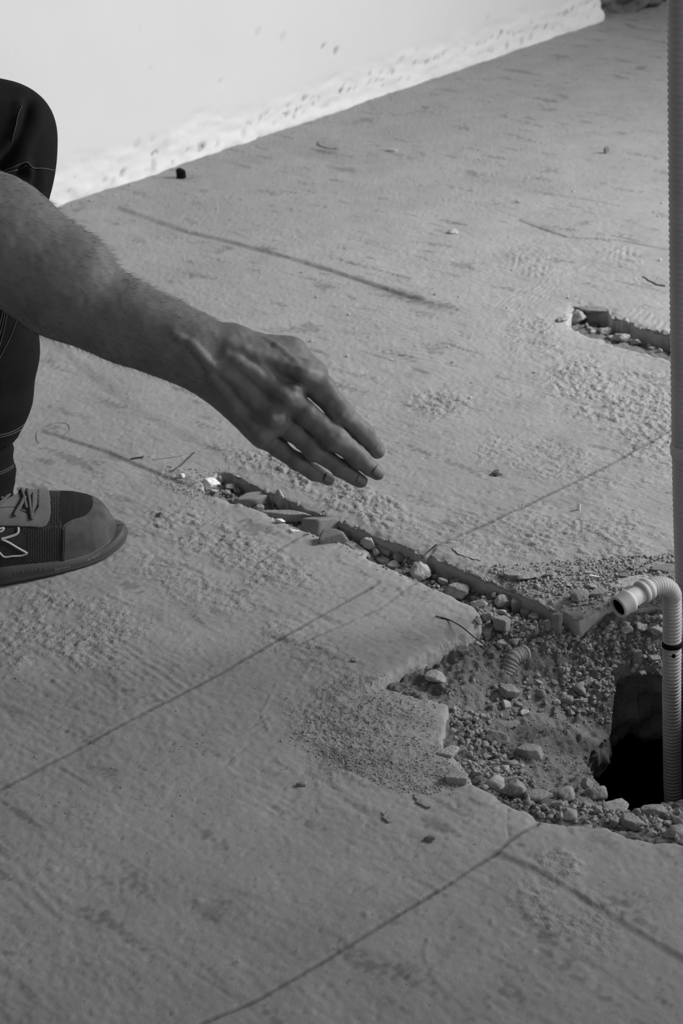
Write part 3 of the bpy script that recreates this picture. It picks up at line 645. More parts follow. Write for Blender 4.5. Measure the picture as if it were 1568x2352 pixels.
def local_dir(px, py, z, ang):
    a = P(px, py, z); c, s = math.cos(math.radians(ang)), math.sin(math.radians(ang))
    b = P(px+30*c, py+30*s, z); return math.atan2(b[1]-a[1], b[0]-a[0])
PLACED = []
def seat(px, py, hz, sink=.16):
    # where a stone of height hz comes to rest so that its middle is seen at px, py
    off = hz*(.5-sink); d = FW*F+RT*(px-W/2)-UP*(py-H/2); zz = np.linspace(.05, -.2, 1500); t = (CAM[2]-zz)/-d[2]
    q = CAM+d*t[:, None]; g = gz(q[:, 0], q[:, 1]); ok = (q[:, 2] <= g+off) & (g > -.3); k = int(np.argmax(ok))
    if k and ok.any() and g[k]-g[k-1] > .006:          # met the rim of the cut: stays in front of it, reaching down to the earth
        top = q[k-1, 2]+hz/2; hz = min(top-g[k-1]+.002, hz*2.5); return q[k-1, 0], q[k-1, 1], top-hz/2, hz
    return q[k, 0], q[k, 1], q[k, 2], hz
for k, (px, py, wp, hp, ang, th, tn_, cr, lab) in enumerate(ROCKS):
    q = hit(px, py+hp*.3); sc = F/((q-CAM)@FW); Wd, Hd = wp/sc*1.08, hp/sc*1.08
    standing = abs(ang) >= 55
    if standing:
        L, dpt, hgt = Wd, Wd*.7, Hd*1.05; L, hgt = min(Wd, Hd), max(Wd, Hd)*1.05
    else:
        # visible height in the picture = top depth*sin + thickness*cos
        hgt = max(Hd*th*.85, .003); dpt = max((Hd-hgt*.85)/.5, Hd*.6)if th < .75 else Hd*1.0; L = Wd; dpt = min(dpt, L*1.0)
    L *= 1.12; dpt *= 1.12; hgt *= 1.12
    x_, y_, z_, hgt = seat(px, py, hgt)
    o = rock_mesh(500+k, (L, dpt, hgt), 4, .92 if cr else 1.0, .09 if cr else .018, 8 if not cr else 12, 'stone', MATS[tn_], prism=(th < .75 or standing or any(w_ in lab for w_ in ('shard', 'block', 'wedge', 'slab', 'piece', 'faceted'))) and not cr)
    if 'shard' in lab or 'splinter' in lab or 'flake' in lab: o.name = 'stone_shard'
    elif 'slab' in lab.split(',')[0][:22] : o.name = 'slab_fragment'
    rz = local_dir(px, py, q[2], 0 if standing else ang); rr_ = random.Random(k)
    o.rotation_euler = (rr_.uniform(-.22, .22), rr_.uniform(-.15, .15), rz); o.location = (x_, y_, z_); PLACED.append((x_, y_))
    tag(o, lab, 'stone')
# countable small stones
PRO = [rock_mesh(900+i, (.01, .01*r_[0], .01*r_[1]), 3, 1.0, .04, 10, 'pebble', [M_mid, M_mid, M_pale, M_dark][i % 4]) for i, r_ in enumerate([(.8, .7), (.7, .5), (.9, .8), (.6, .5), (.8, .45), (.75, .75), (.65, .35), (.9, .6)])]
for o in PRO: scene.collection.objects.unlink(o)
PEB = []
def scatter(zone, n, smin, smax, label, group, seed, dark=None, z_off=.3):
    r = np.random.default_rng(seed); zn = np.array(zone); c = 0; tries = 0
    while c < n and tries < n*60:
        tries += 1; px, py = r.uniform(zn[:, 0].min(), zn[:, 0].max()), r.uniform(zn[:, 1].min(), zn[:, 1].max())
        if not inpoly(np.array([px]), np.array([py]), zone)[0]: continue
        q = hit(px, py); s = (smin+(smax-smin)*r.random()**2.2)
        if q[2] < -.2: continue
        if any((q[0]-a)**2+(q[1]-b)**2 < (s*.62+.004)**2 for a, b in PLACED): continue
        i = r.integers(0, len(PRO)); o = PRO[i].copy(); scene.collection.objects.link(o)
        o.name = 'pebble'; o.scale = (s*100, s*100, s*100); o.rotation_euler = (r.uniform(-.5, .5), r.uniform(-.5, .5), r.uniform(0, 6.28))
        o.location = (q[0], q[1], q[2]+s*.14); PLACED.append((q[0], q[1])); tag(o, label, 'stone', group); PEB.append((o, label, i)); c += 1
scatter([(1110,1395),(1300,1440),(1330,1470),(1200,1500),(1090,1480)], 52, .006, .017, 'small grey pebble in the loose rubble where the trench opens into the pit', 'pebbles at the trench mouth', 1)
scatter([(1290,1530),(1400,1540),(1400,1620),(1300,1640)], 26, .006, .013, 'small round grey pebble in the cluster on the ridge above the dark hole', 'pebbles above the hole', 2)
scatter([(1380,1440),(1520,1425),(1520,1560),(1400,1545)], 62, .006, .015, 'small grey pebble in the bank between white conduit end and vertical conduit', 'pebbles in the bank under the conduit', 3)
scatter([(1030,1640),(1130,1650),(1200,1790),(1090,1790),(1040,1720)], 54, .006, .017, 'small grey pebble on the left slope of the pit', 'pebbles on the left pit slope', 4)
scatter([(1120,1800),(1400,1860),(1560,1870),(1560,1925),(1400,1890),(1230,1878)], 64, .006, .018, 'small grey pebble in the rubble along the near rim of the pit', 'pebbles along the near pit rim', 5)
scatter([(500,1100),(700,1180),(1040,1320),(1250,1400),(1080,1380),(700,1210),(490,1130)], 44, .006, .012, 'small grey pebble between the bigger stones of the front trench', 'pebbles in the front trench', 6)
scatter([(1150,1310),(1560,1300),(1500,1385),(1330,1400),(1180,1340)], 44, .005, .013, 'small grey chip in the debris strip on the slab behind the pit', 'chips on the slab behind the pit', 7)
scatter([(1320,740),(1540,800),(1530,815),(1340,760)], 18, .008, .018, 'small dark stone in the bottom of the short far trench', 'stones in the far trench', 8)
scatter([(1090,1580),(1290,1540),(1300,1640),(1120,1650)], 34, .005, .014, 'small grey pebble on the middle slope of the pit', 'pebbles on the middle pit slope', 9)
# say where each pebble lies: beside which singled-out stone
cuts = [' at ', ' in ', ' on ', ' under ', ' below ', ' beside ', ' by ', ' left ', ' right ', ' near ', ' lying ', ' leaning ', ' against ', ' perched ', ' standing ', ' touching ', ' above ', ' behind ', ' deep ', ' just ', ' across ', ' half ', ' low ', ' overhanging ', ' with ', ' of ', ',']
def short(t):
    k = min([t.find(c_) for c_ in cuts if t.find(c_) > 0]+[len(t)]); return t[:k]
names = [short(r_[8]) for r_ in ROCKS]; anch = [(r_[0], r_[1], n_) for r_, n_ in zip(ROCKS, names) if names.count(n_) == 1 and r_[2] >= 20]
def place_label(o, base, i):
    q = proj(np.array(o.location[:])); tone_ = ['mid grey', 'grey', 'pale', 'dark'][i % 4]; shp = 'flat' if i in (3, 4, 6, 7) else 'chunky'
    best = min(anch, key=lambda a: (a[0]-q[0])**2+(a[1]-q[1])**2); dx, dy = q[0]-best[0], q[1]-best[1]; dd_ = math.hypot(dx, dy)
    if dd_ > 170: return base
    a = math.degrees(math.atan2(-dy, dx)) % 360; dn_ = ['right of', 'upper right of', 'above', 'upper left of', 'left of', 'lower left of', 'below', 'lower right of'][int((a+22.5)//45) % 8]
    far = 'just' if dd_ < 45 else ('close' if dd_ < 90 else 'further')
    return 'small %s %s pebble, %s %s the %s' % (tone_, shp, far, dn_, best[2])
for o, base, i in PEB: o['label'] = place_label(o, base, i)
# gravel too fine to count
def gravel(name, zones, label, seed, sub=2, mats=M_grit):
    r = np.random.default_rng(seed); bm = bmesh.new(); bmesh.ops.create_icosphere(bm, subdivisions=sub, radius=.5)
    bv_ = np.array([x.co[:] for x in bm.verts]); bf = np.array([[y.index for y in x.verts] for x in bm.faces]); bm.free()
    VV, FF, o = [], [], 0
    for zone, n, s0, s1 in zones:
        zn = np.array(zone, float)
        px = r.uniform(zn[:, 0].min(), zn[:, 0].max(), n); py = r.uniform(zn[:, 1].min(), zn[:, 1].max(), n)
        m = inpoly(px, py, zone); px, py = px[m], py[m]
        # cheap hit: two fixed-point steps
        d = FW*F+RT*(px[:, None]-W/2)-UP*(py[:, None]-H/2); z = np.zeros(len(px))
        for _ in range(6):
            q = CAM+d*((CAM[2]-z)/-d[:, 2])[:, None]; z = .5*z+.5*np.maximum(gz(q[:, 0], q[:, 1]), -.17)
        q = CAM+d*((CAM[2]-z)/-d[:, 2])[:, None]; g = gz(q[:, 0], q[:, 1]); ok = g > -.2; q = q[ok]; g = g[ok]
        for i in range(len(q)):
            s = s0+(s1-s0)*r.random()**3; v = bv_*r.uniform(.65, 1.2, 3)*(1+.25*r.normal(size=(len(bv_), 1)).clip(-1, 1))*s
            a = r.uniform(0, 6.28); c_, s_ = math.cos(a), math.sin(a); v = v@np.array([[c_, s_, 0], [-s_, c_, 0], [0, 0, 1]])
            VV.append(v+[q[i, 0], q[i, 1], g[i]+s*.18]); FF.append(bf+o); o += len(bv_)
    ob = mesh_np(name, np.concatenate(VV), np.concatenate(FF), mats, smooth=False); tag(ob, label, 'gravel', kind='stuff'); return ob
PITZ = [(960,1578),(1112,1455),(1330,1440),(1568,1410),(1568,1560),(1430,1550),(1340,1720),(1380,1850),(1568,1850),(1568,1935),(1400,1895),(1240,1880),(1080,1795),(1030,1720),(1030,1620)]
gravel('gravel', [(PITZ, 4500, .0006, .0032), ([(1100,1400),(1330,1440),(1520,1430),(1520,1560),(1250,1500),(1090,1480)], 1100, .002, .007), ([(1080,1790),(1250,1840),(1560,1860),(1560,1930),(1400,1895),(1240,1880),(1090,1800)], 1300, .002, .007), ([(1030,1620),(1110,1640),(1230,1800),(1080,1790)], 700, .002, .007), ([(1290,1530),(1410,1530),(1400,1640),(1290,1640)], 350, .002, .007), ([(490,1095),(1300,1415),(1100,1400),(480,1130)], 1700, .0015, .006)],
       'fine grey gravel and crumbs mixed into the rubble of trench and pit', 21)
gravel('dirt_crumbs', [([(640,1700),(880,1560),(1000,1600),(1010,1720),(1080,1800),(980,1830),(760,1760)], 3600, .0005, .0022), ([(720,1720),(1000,1760),(1060,1830),(900,1820)], 1500, .0008, .0022)],
       'fine grey dirt strewn over the floor left of the pit', 22, 2)
gravel('dirt_crumbs', [([(1100,1300),(1568,1270),(1568,1395),(1330,1410),(1180,1350)], 3500, .001, .0045)], 'fine grey crumbs strewn over the slab behind the pit', 23, 1)
gravel('dirt_crumbs', [([(380,1070),(560,1090),(560,1130),(470,1150),(380,1120)], 700, .0008, .003), ([(560,1150),(1080,1370),(1100,1410),(900,1330),(600,1210)], 260, .0008, .0022)], 'fine crumbs along the near lip of the front trench', 24, 1)
gravel('dirt_crumbs', [([(0,1360),(1568,1000),(1568,1280),(1000,1250),(560,1060),(300,1200)], 900, .0007, .0025), ([(0,1360),(880,1540),(600,1700),(500,1900),(0,1900)], 500, .0007, .0022), ([(0,1900),(1568,1950),(1568,2352),(0,2352)], 300, .0006, .0016), ([(150,480),(1380,60),(1530,100),(1530,700),(1000,1000),(600,700)], 500, .0015, .005)], 'loose crumbs scattered thinly over the open floor', 25, 1, M_pale)
gravel('dirt_crumbs', [([(150,474),(1385,53),(1385,66),(150,492)], 1000, .002, .009)], 'plaster crumbs and dirt lying along the foot of the white wall', 26, 1)

# ------------------------------------------------------------------ conduits
def corr_tube(name, pts, r, pitch, depth, m, parent, seg=40, per=6):
    pts = np.asarray(pts, float); dl = np.linalg.norm(np.diff(pts, axis=0), axis=1); s = np.concatenate([[0], np.cumsum(dl)])
    n = int(s[-1]/pitch*per); t = np.linspace(0, s[-1], n); q = np.stack([np.interp(t, s, pts[:, k]) for k in range(3)], 1)
    ph = (t/pitch) % 1; rr = r-depth*(.5-.5*np.cos(2*math.pi*ph))**1.5
    V, Q, T3 = tube_data(q, rr, seg, False); return mesh_np(name, V, Q, m, parent)
def plain_ring(name, a, b, prof, m, parent, seg=48):
    # prof: list of (t along axis in metres, radius); closed shell of revolution around a->b
    a, b = np.array(a), np.array(b); ax = (b-a)/np.linalg.norm(b-a); n = np.cross(ax, [0, 0, 1.0]); n /= np.linalg.norm(n); bb = np.cross(ax, n)
    V = []; an = np.arange(seg)/seg*2*math.pi
    for t, r in prof: V.append(a+ax*t+r*(np.cos(an)[:, None]*n+np.sin(an)[:, None]*bb))
    V = np.concatenate(V); k = len(prof); i = (np.arange(k-1)*seg)[:, None]; j = np.arange(seg)[None]; j2 = (j+1) % seg
    return mesh_np(name, V, np.stack([i+j, i+j2, i+seg+j2, i+seg+j], -1).reshape(-1, 4), m, parent)
foot = P(1544, 1800, -.15)
def at_y(px, py, y):
    d = FW*F+RT*(px-W/2)-UP*(py-H/2); return CAM+d*(y/d[1])
yc = foot[1]
top = at_y(1543, 1400, yc); bnd = at_y(1541, 1362, yc-.004); e2_ = at_y(1524, 1347, yc-.010); e3_ = at_y(1500, 1347, yc-.020); e4_ = at_y(1482, 1355, yc-.030)
path = np.vstack([[foot+np.array([.004, 0, -.12])], catmull([foot, at_y(1542, 1600, yc), top, bnd, e2_, e3_, e4_], 12)])
cd = empty('corrugated_conduit', tuple(foot)); 
def rel(o, par):
    o.parent = par; o.matrix_parent_inverse = Matrix.Translation(-Vector(par.location))
    return o
RC = 20.5/ (F/((foot-CAM)@FW))
o = corr_tube('hose', path, RC*1.04, .0041, .0013, M_cond, None); rel(o, cd)
dirv = (e4_-e3_)/np.linalg.norm(e4_-e3_); ee = at_y(1418, 1396, yc-.050); dirv = (ee-e4_)/np.linalg.norm(ee-e4_); Ls = np.linalg.norm(ee-e4_)
o = plain_ring('hose_collar', e4_-dirv*.004, e4_+dirv*.006, [(-.001, .0095), (.0, .0112), (.003, .0116), (.0045, .0106), (.0058, .0106), (.007, .0116), (.0095, .0116), (.0108, .0104), (.0108, .007)], M_sleeve, None); rel(o, cd)
r1, r2 = .0090, .0106
o = plain_ring('sleeve', e4_, ee, [(-.006, r1*.8), (-.006, r1), (Ls*.50, r1), (Ls*.56, r1+.001), (Ls*.60, r2+.0012), (Ls*.66, r2+.0014), (Ls*.71, r2+.0004), (Ls*.97, r2+.0006), (Ls, r2), (Ls, r2-.0018), (Ls*.93, r2-.002)], M_sleeve, None); rel(o, cd); o['label'] = 'pale dusty plastic sleeve with open end'
o = plain_ring('sleeve_bore_shade', e4_, ee, [(Ls*.5, .0001), (Ls*.5, r1-.002), (Ls*.94, r2-.0019)], M_black, None); rel(o, cd)  # black lining paints the shade inside the sleeve's open end
# black split band and a black disc painting a punched hole's shade
b0 = at_y(1543, 1474, yc); b1 = at_y(1543, 1479, yc)
o = plain_ring('black_band', b0, b1, [(-.001, RC*.7), (-.001, RC*1.10), (.0045, RC*1.10), (.0045, RC*.7)], M_black, None); rel(o, cd)
hb = at_y(1547, 1507, yc-RC*1.0)
V_, Q_, T_ = tube_data([hb+np.array([0, .004, 0]), hb-np.array([0, .0004, 0])], [.0021, .0021], 16); o = mesh_np('punched_hole', V_, [Q_, T_], M_black); rel(o, cd)
tag(cd, 'bent grey corrugated conduit rising from the dark hole, with pale open sleeve end', 'conduit')
# far conduit: taller, at the right edge of the frame
pb = at_y(1594, 1500, yc+.13); sc_ = F/((pb-CAM)@FW)
pm = at_y(1582, 1030, yc+.125); pt = at_y(1575, 0, yc+.12); 
ptop = pt+(pt-pm)*.5; pbot = pb+(pb-pm)*.25
c2 = empty('tall_conduit', tuple(pbot))
o = corr_tube('hose', catmull([pbot, pb, pm, pt, ptop], 10), .0178, .0062, .0014, M_cond2, None); rel(o, c2)
ax = (pm-pb)/np.linalg.norm(pm-pb)
o = plain_ring('wrapped_joint', pm-ax*.007, pm+ax*.006, [(-.001, .014), (0, .0182), (.003, .0193), (.006, .0186), (.009, .0196), (.0125, .0188), (.014, .0175), (.014, .012)], M_sleeve, None); rel(o, c2); o['label'] = 'lighter wrapped joint'
tag(c2, 'tall dark corrugated conduit standing at the right edge behind the bent one', 'conduit')
# broken conduit stub in the earth
sp = hit(1190, 1522); sd = empty('conduit_stub', tuple(sp))
t0, t1 = sp+np.array([-.016, -.014, -.006]), sp+np.array([.006, .006, .006])
mp = (t0+t1)/2+np.array([0, 0, .008]); o = corr_tube('hose', catmull([t0, mp, t1], 8), .0085, .0036, .0012, M_mid, None, 24); rel(o, sd)
o = plain_ring('rim', t1, t1+(t1-mp), [(-.001, .006), (0, .0088), (.0025, .0090), (.0025, .0070), (-.001, .006)], M_pale, None); rel(o, sd)
tag(sd, 'short broken corrugated conduit stub half buried in the pit earth', 'conduit')

# ------------------------------------------------------------------ wires, twigs, threads
def ground_line(name, pts, r, m, label, cat, lift=None):
    q = []
    for i, p_ in enumerate(pts):
        h_ = hit(p_[0], p_[1]) if len(p_) == 2 else P(p_[0], p_[1], p_[2]); q.append(h_+np.array([0, 0, r*1.3]))
    return tag(tube(name, catmull(q, 6), r, m, seg=6), label, cat)
ground_line('wire', [(1000,1418),(1030,1425),(1058,1440,.004),(1085,1462,.0),(1108,1480,-.015),(1126,1500,-.04)], .0007, M_wire, 'thin dark wire hanging over the near slab corner into the pit', 'wire')
ground_line('twig', [(968,1284,-.004),(985,1268),(1003,1252,.004)], .0009, M_wire, 'short black twig across the far trench edge by the bright round rock', 'twig')
ground_line('thread', [(395,1084),(415,1072),(435,1053),(447,1040)], .0008, M_wire, 'thin dark stick on the floor above the white crumb at the trench head', 'stick')
ground_line('thread', [(447,1040),(400,1050),(350,1058)], .0003, M_dark, 'long faint thread running left from the thin dark stick', 'thread')
ground_line('thread', [(90,1020),(84,1005),(88,990),(110,978),(135,972),(155,975),(160,988),(148,1002)], .0003, M_dark, 'curled hair-thin thread on the floor right of the trouser hem', 'thread')
ground_line('stick', [(300,1056),(315,1054),(330,1052)], .0009, M_wire, 'small dark splinter on the floor left of the long faint thread', 'stick')
# lifted flakes of old adhesive
def flake(pts, th, curl, label):
    q = np.array([hit(*p_) for p_ in pts]); c = q.mean(0); bm = bmesh.new(); n = 3
    ringp = catmull(list(q)+[q[0]], 4)[:-1]; ringp[:, :2] += .001*rng.normal(size=(len(ringp), 2))
    top = [bm.verts.new(Vector((p_[0], p_[1], c[2]+th+curl*((p_[0]-c[0])/.03)**2))) for p_ in ringp]
    bot = [bm.verts.new(Vector((p_[0], p_[1], c[2]-.0006+curl*((p_[0]-c[0])/.03)**2))) for p_ in ringp]
    bm.faces.new(top); bm.faces.new(bot[::-1]); k = len(top)
    for i in range(k): bm.faces.new((top[i], bot[i], bot[(i+1) % k], top[(i+1) % k]))
    me = bpy.data.meshes.new('adhesive_flake'); bm.normal_update(); bmesh.ops.recalc_face_normals(bm, faces=bm.faces); bm.to_mesh(me); bm.free(); me.materials.append(M_pale if 'pale' in label else M_mid)
    o = bpy.data.objects.new('adhesive_flake', me); scene.collection.objects.link(o); return tag(o, label, 'flake')
flake([(730,328),(748,332),(775,338),(778,344),(755,342),(735,336)], .002, .003, 'curled grey flake on the far floor near the wall')
flake([(1040,1262),(1062,1258),(1095,1278),(1100,1288),(1070,1280),(1045,1270)], .0007, .0001, 'thin pale flake on the slab right of the black twig')
flake([(880,1868),(892,1872),(898,1884),(894,1890),(884,1880)], .0012, .002, 'small pointed flake on the floor below the dirt patch')
flake([(950,1826),(962,1836),(975,1850),(985,1856),(970,1852),(955,1840)], .0012, .002, 'narrow lifted flake on the floor between dirt patch and pit rim')
flake([(1478,636),(1500,632),(1530,650),(1525,658),(1495,648)], .0015, .003, 'lifted flake on the floor beside the tall conduit')

# ------------------------------------------------------------------ organic surfaces: distance field + surface nets
class Vol:
    def __init__(s, lo, hi, h):
        s.lo = np.array(lo, float); s.h = h; s.n = np.ceil((np.array(hi)-s.lo)/h).astype(int)+1; s.D = np.full(s.n, .05, np.float32)
    def box(s, pts, m):
        pts = np.array(pts); a = np.clip(((pts.min(0)-m-s.lo)/s.h).astype(int), 0, s.n-1); b = np.clip(((pts.max(0)+m-s.lo)/s.h).astype(int)+2, 1, s.n)
        return tuple(slice(int(i), int(j)) for i, j in zip(a, b))
    def grid(s, sl):
        return np.meshgrid(*[(s.lo[k]+s.h*np.arange(sl[k].start, sl[k].stop)).astype(np.float32) for k in range(3)], indexing='ij', sparse=True)
    def capd(s, sl, a, b, ra, rb, flat=None):
        x, y, z = s.grid(sl); a = np.array(a, np.float32); d = np.array(b, np.float32)-a; L = float(d@d)+1e-12
        t = np.clip(((x-a[0])*d[0]+(y-a[1])*d[1]+(z-a[2])*d[2])/L, 0, 1)
        qx, qy, qz = x-a[0]-t*d[0], y-a[1]-t*d[1], z-a[2]-t*d[2]; r2 = qx*qx+qy*qy+qz*qz
        if flat is not None:
            n, f = flat; p = qx*n[0]+qy*n[1]+qz*n[2]; r2 = r2+p*p*(1/(f*f)-1)
        return np.sqrt(r2)-(ra+(rb-ra)*t)
def smin(a, b, k):
    h = np.maximum(k-np.abs(a-b), 0)/k; return np.minimum(a, b)-h*h*k*.25
def add(vol, A, a, b, ra, rb, k, flat=None):
    sl = vol.box([a, b], max(ra, rb)+k+3*vol.h); A[sl] = smin(A[sl], vol.capd(sl, a, b, ra, rb, flat), k)
def surface_nets(D, lo, h):
    S = D < 0; nx_, ny_, nz_ = D.shape
    cnt = np.zeros((nx_-1, ny_-1, nz_-1), np.int8)
    for i in (0, 1):
        for j in (0, 1):
            for k in (0, 1): cnt += S[i:nx_-1+i, j:ny_-1+j, k:nz_-1+k]
    act = (cnt > 0) & (cnt < 8); I = np.argwhere(act); idm = np.full(act.shape, -1, np.int32); idm[act] = np.arange(len(I))
    acc = np.zeros((len(I), 3)); n = np.zeros(len(I)); C = [(i, j, k) for i in (0, 1) for j in (0, 1) for k in (0, 1)]
    val = {c: D[I[:, 0]+c[0], I[:, 1]+c[1], I[:, 2]+c[2]].astype(float) for c in C}
    for c in C:
        for ax in range(3):
            if c[ax] == 0:
                e = list(c); e[ax] = 1; a, b = val[c], val[tuple(e)]; m = (a < 0) != (b < 0)
                t = np.where(m, a/np.where(m, a-b, 1), 0); p = np.tile(np.array(c, float), (len(I), 1)); p[:, ax] += t
                acc += p*m[:, None]; n += m
    V = (I+acc/n[:, None])*h+lo; Q = []
    for ax in range(3):
        o = [a for a in range(3) if a != ax]
        sl0 = [slice(None)]*3; sl1 = [slice(None)]*3; sl0[ax] = slice(0, -1); sl1[ax] = slice(1, None)
        A, B = S[tuple(sl0)], S[tuple(sl1)]; X_ = np.argwhere(A != B)
        m = (X_[:, o[0]] > 0) & (X_[:, o[1]] > 0) & (X_[:, o[0]] < D.shape[o[0]]-1) & (X_[:, o[1]] < D.shape[o[1]]-1); X_ = X_[m]
        fl_ = A[X_[:, 0], X_[:, 1], X_[:, 2]]
        def g(d0, d1):
            Y_ = X_.copy(); Y_[:, o[0]] -= d0; Y_[:, o[1]] -= d1; return idm[Y_[:, 0], Y_[:, 1], Y_[:, 2]]
        q = np.stack([g(1, 1), g(0, 1), g(0, 0), g(1, 0)], -1)
        if ax == 1: fl_ = ~fl_
        q[~fl_] = q[~fl_][:, ::-1]; Q.append(q)
    Q = np.concatenate(Q); return V, Q[(Q >= 0).all(1)]
def vnormals(V, Q):
    n = np.cross(V[Q[:, 2]]-V[Q[:, 0]], V[Q[:, 3]]-V[Q[:, 1]]); N = np.zeros_like(V)
    for k in range(4): np.add.at(N, Q[:, k], n)
    return N/(np.linalg.norm(N, axis=1)[:, None]+1e-12)
# camera-aligned local frame used only as a modelling frame: (right, up, depth)
def L3(px, py, d): return np.array([(px-784)/F*d, -(py-1176)/F*d, d])
def toW(v): return CAM+v[:, :1]*RT+v[:, 1:2]*UP+v[:, 2:3]*FW
D0 = 1.69
def R(p, d=D0): return p/F*d

# ---- arm and hand
arm = Vol((-.44, -.02, 1.58), (.06, .30, 1.80), .00125)
PA = np.full(arm.n, .05, np.float32)
CL = [(-260,400,1.655,138,132),(-9,543,1.675,125,120),(143,657,1.685,113,100),(295,743,1.69,90,76),(382,779,1.69,82,66),(445,806,1.69,78,58),(500,832,1.69,79,55)]
ndir = (0, 0, 1.0)
for (x0, y0, d0_, r0, t0_), (x1, y1, d1_, r1_, t1_) in zip(CL[:-1], CL[1:]):
    add(arm, PA, L3(x0, y0, d0_), L3(x1, y1, d1_), R(r0), R(r1_), .012, (ndir, (t0_+t1_)/(r0+r1_)))
# muscle bellies, ulna head, wrist
for a in [((20,480),(200,590),40,26,1.668),((20,640),(220,745),36,24,1.675),((300,705),(440,775),20,18,1.676)]:
    add(arm, PA, L3(*a[0], a[4]), L3(*a[1], a[4]+.006), R(a[2]), R(a[3]), .03)
add(arm, PA, L3(455, 818, 1.672), L3(460, 822, 1.672), R(20), R(20), .018)
MCP = {'i': (702, 860, 1.673), 'm': (664, 917, 1.668), 'r': (630, 963, 1.670), 'p': (602, 1001, 1.677)}
CB = {'i': (535, 795, 1.682), 'm': (512, 825, 1.678), 'r': (492, 850, 1.680), 'p': (478, 872, 1.688)}
for f_, ra, rb in (('i', 38, 30), ('m', 40, 30), ('r', 38, 28), ('p', 33, 25)):
    add(arm, PA, L3(*CB[f_][:2], CB[f_][2]+.008), L3(*MCP[f_][:2], MCP[f_][2]+.010), R(ra), R(rb), .014)
    add(arm, PA, L3(MCP[f_][0], MCP[f_][1], MCP[f_][2]-.001), L3(MCP[f_][0]+2, MCP[f_][1]+1, MCP[f_][2]-.001), R(21), R(21), .010)
# thenar and first web, thumb root side of the hand
add(arm, PA, L3(540, 790, 1.700), L3(668, 812, 1.706), R(36), R(30), .016)
add(arm, PA, L3(668, 812, 1.706), L3(712, 852, 1.704), R(26), R(24), .014)
add(arm, PA, L3(498, 882, 1.700), L3(590, 985, 1.700), R(26), R(24), .014)
# extensor tendons and veins on the back of the hand
def skin_depth(px, py):
    q = L3(px, py, 1.675); i_, j_ = ((q[:2]-arm.lo[:2])/arm.h).round().astype(int); col = PA[i_, j_]; k_ = np.argmax(col < 0)
    return arm.lo[2]+k_*arm.h if (col < 0).any() else 1.675
def cord(pts, r, k, out=.25):
    ps = [L3(x_, y_, skin_depth(x_, y_)+R(r)*(1-out*2)) for x_, y_ in catmull(pts, 4)[:, :2]]
    return [(a, b, R(r), k) for a, b in zip(ps[:-1], ps[1:])]
CDS = []
CDS += cord([(530,795),(610,825),(695,858)], 8, .008, .30); CDS += cord([(520,818),(600,870),(660,915)], 8, .008, .32)
CDS += cord([(505,842),(570,905),(625,960)], 8, .008, .30); CDS += cord([(490,866),(545,935),(598,998)], 7, .008, .25)
for vn in ([(440,795),(500,850),(560,885),(600,925),(650,938)], [(560,800),(610,850),(640,885),(685,895)], [(400,770),(450,800),(500,880),(560,960)], [(610,778),(655,812),(690,850)]):
    CDS += cord(vn, 5, .005, .28)
for a, b, r_, k_ in CDS: add(arm, PA, a, b, r_, r_, k_)
TOT = PA.copy()
def finger(js, rs, bulge, web=.006, depthflat=.92):
    pts = [L3(*j) for j in js]; sl = arm.box(pts, .02)
    G = np.full(arm.n, .05, np.float32) if False else None
    sub = np.full(TOT[sl].shape, .05, np.float32)
    for (a, b, ra, rb) in zip(pts[:-1], pts[1:], rs[:-1], rs[1:]):
        sub = smin(sub, arm.capd(sl, a, b, R(ra), R(rb), (ndir, depthflat)), .004)
    for i, br in bulge: sub = smin(sub, arm.capd(sl, pts[i], pts[i]+1e-4, R(br), R(br)), .004)
    TOT[sl] = np.minimum(TOT[sl], smin(PA[sl], sub, web))
FING = {
 'i': ([(702,860,1.682),(738,894,1.680),(783,951,1.679),(832,996,1.684),(867,1037,1.691)], [32, 30.5, 28, 22, 16.5], [(2, 28)]),
 'm': ([(664,917,1.678),(708,956,1.674),(771,1010,1.671),(822,1051,1.677),(866,1088,1.684)], [28, 26.5, 26.5, 22, 16.5], [(2, 27)]),
 'r': ([(630,963,1.680),(675,994,1.678),(720,1033,1.677),(780,1075,1.683),(829,1106,1.690)], [25, 23, 23, 19.5, 15], [(2, 23.5)]),
 'p': ([(602,1001,1.688),(640,1027,1.687),(683,1061,1.687),(722,1087,1.692),(754,1102,1.698)], [23, 21, 19.5, 17, 14], [(2, 20)])}
for f_ in 'imrp': finger(*FING[f_])
finger([(560,800,1.712),(670,820,1.714),(724,858,1.714),(752,902,1.716),(775,930,1.718)], [33, 33, 25, 20, 14], [(2, 22)], .010, 1.0)
V, Q = surface_nets(TOT, arm.lo, arm.h)
# keep only what belongs to the arm, open at the elbow end where the upper arm continues
nn = vnormals(V, Q)
pxy = proj(toW(V))
dorsal = np.clip(-nn[:, 2], 0, 1)
disp = .0009*n3(V*70, 41)+.0005*n3(V*180, 42)
disp = disp*(.6+.6*sst(.0, .12, V[:, 0]+.15))
# skin folds over the knuckles
for f_ in 'imrp':
    js = FING[f_][0]
    for idx, amp, wd_ in ((2, .0007, .006), (3, .0004, .004), (0, .0004, .008)):
        c = L3(*js[idx]); a = L3(*js[max(idx-1, 0)]) if idx else L3(*CB[f_]); dr = c-a; dr /= np.linalg.norm(dr)
        s = (V-c)@dr; rr = np.linalg.norm(V-c-s[:, None]*dr, axis=1)
        disp -= amp*dorsal*np.exp(-(s/wd_)**2)*(rr < .014)*(.5+.5*np.sin(2*math.pi*s/.0026+1.5*n3(V*120, 43)))
V = V+nn*disp[:, None]
Vw = toW(V)
SH_R = np.array([-.60, 1.62, .84]); EL = toW(L3(-260, 400, 1.655)[None])[0]
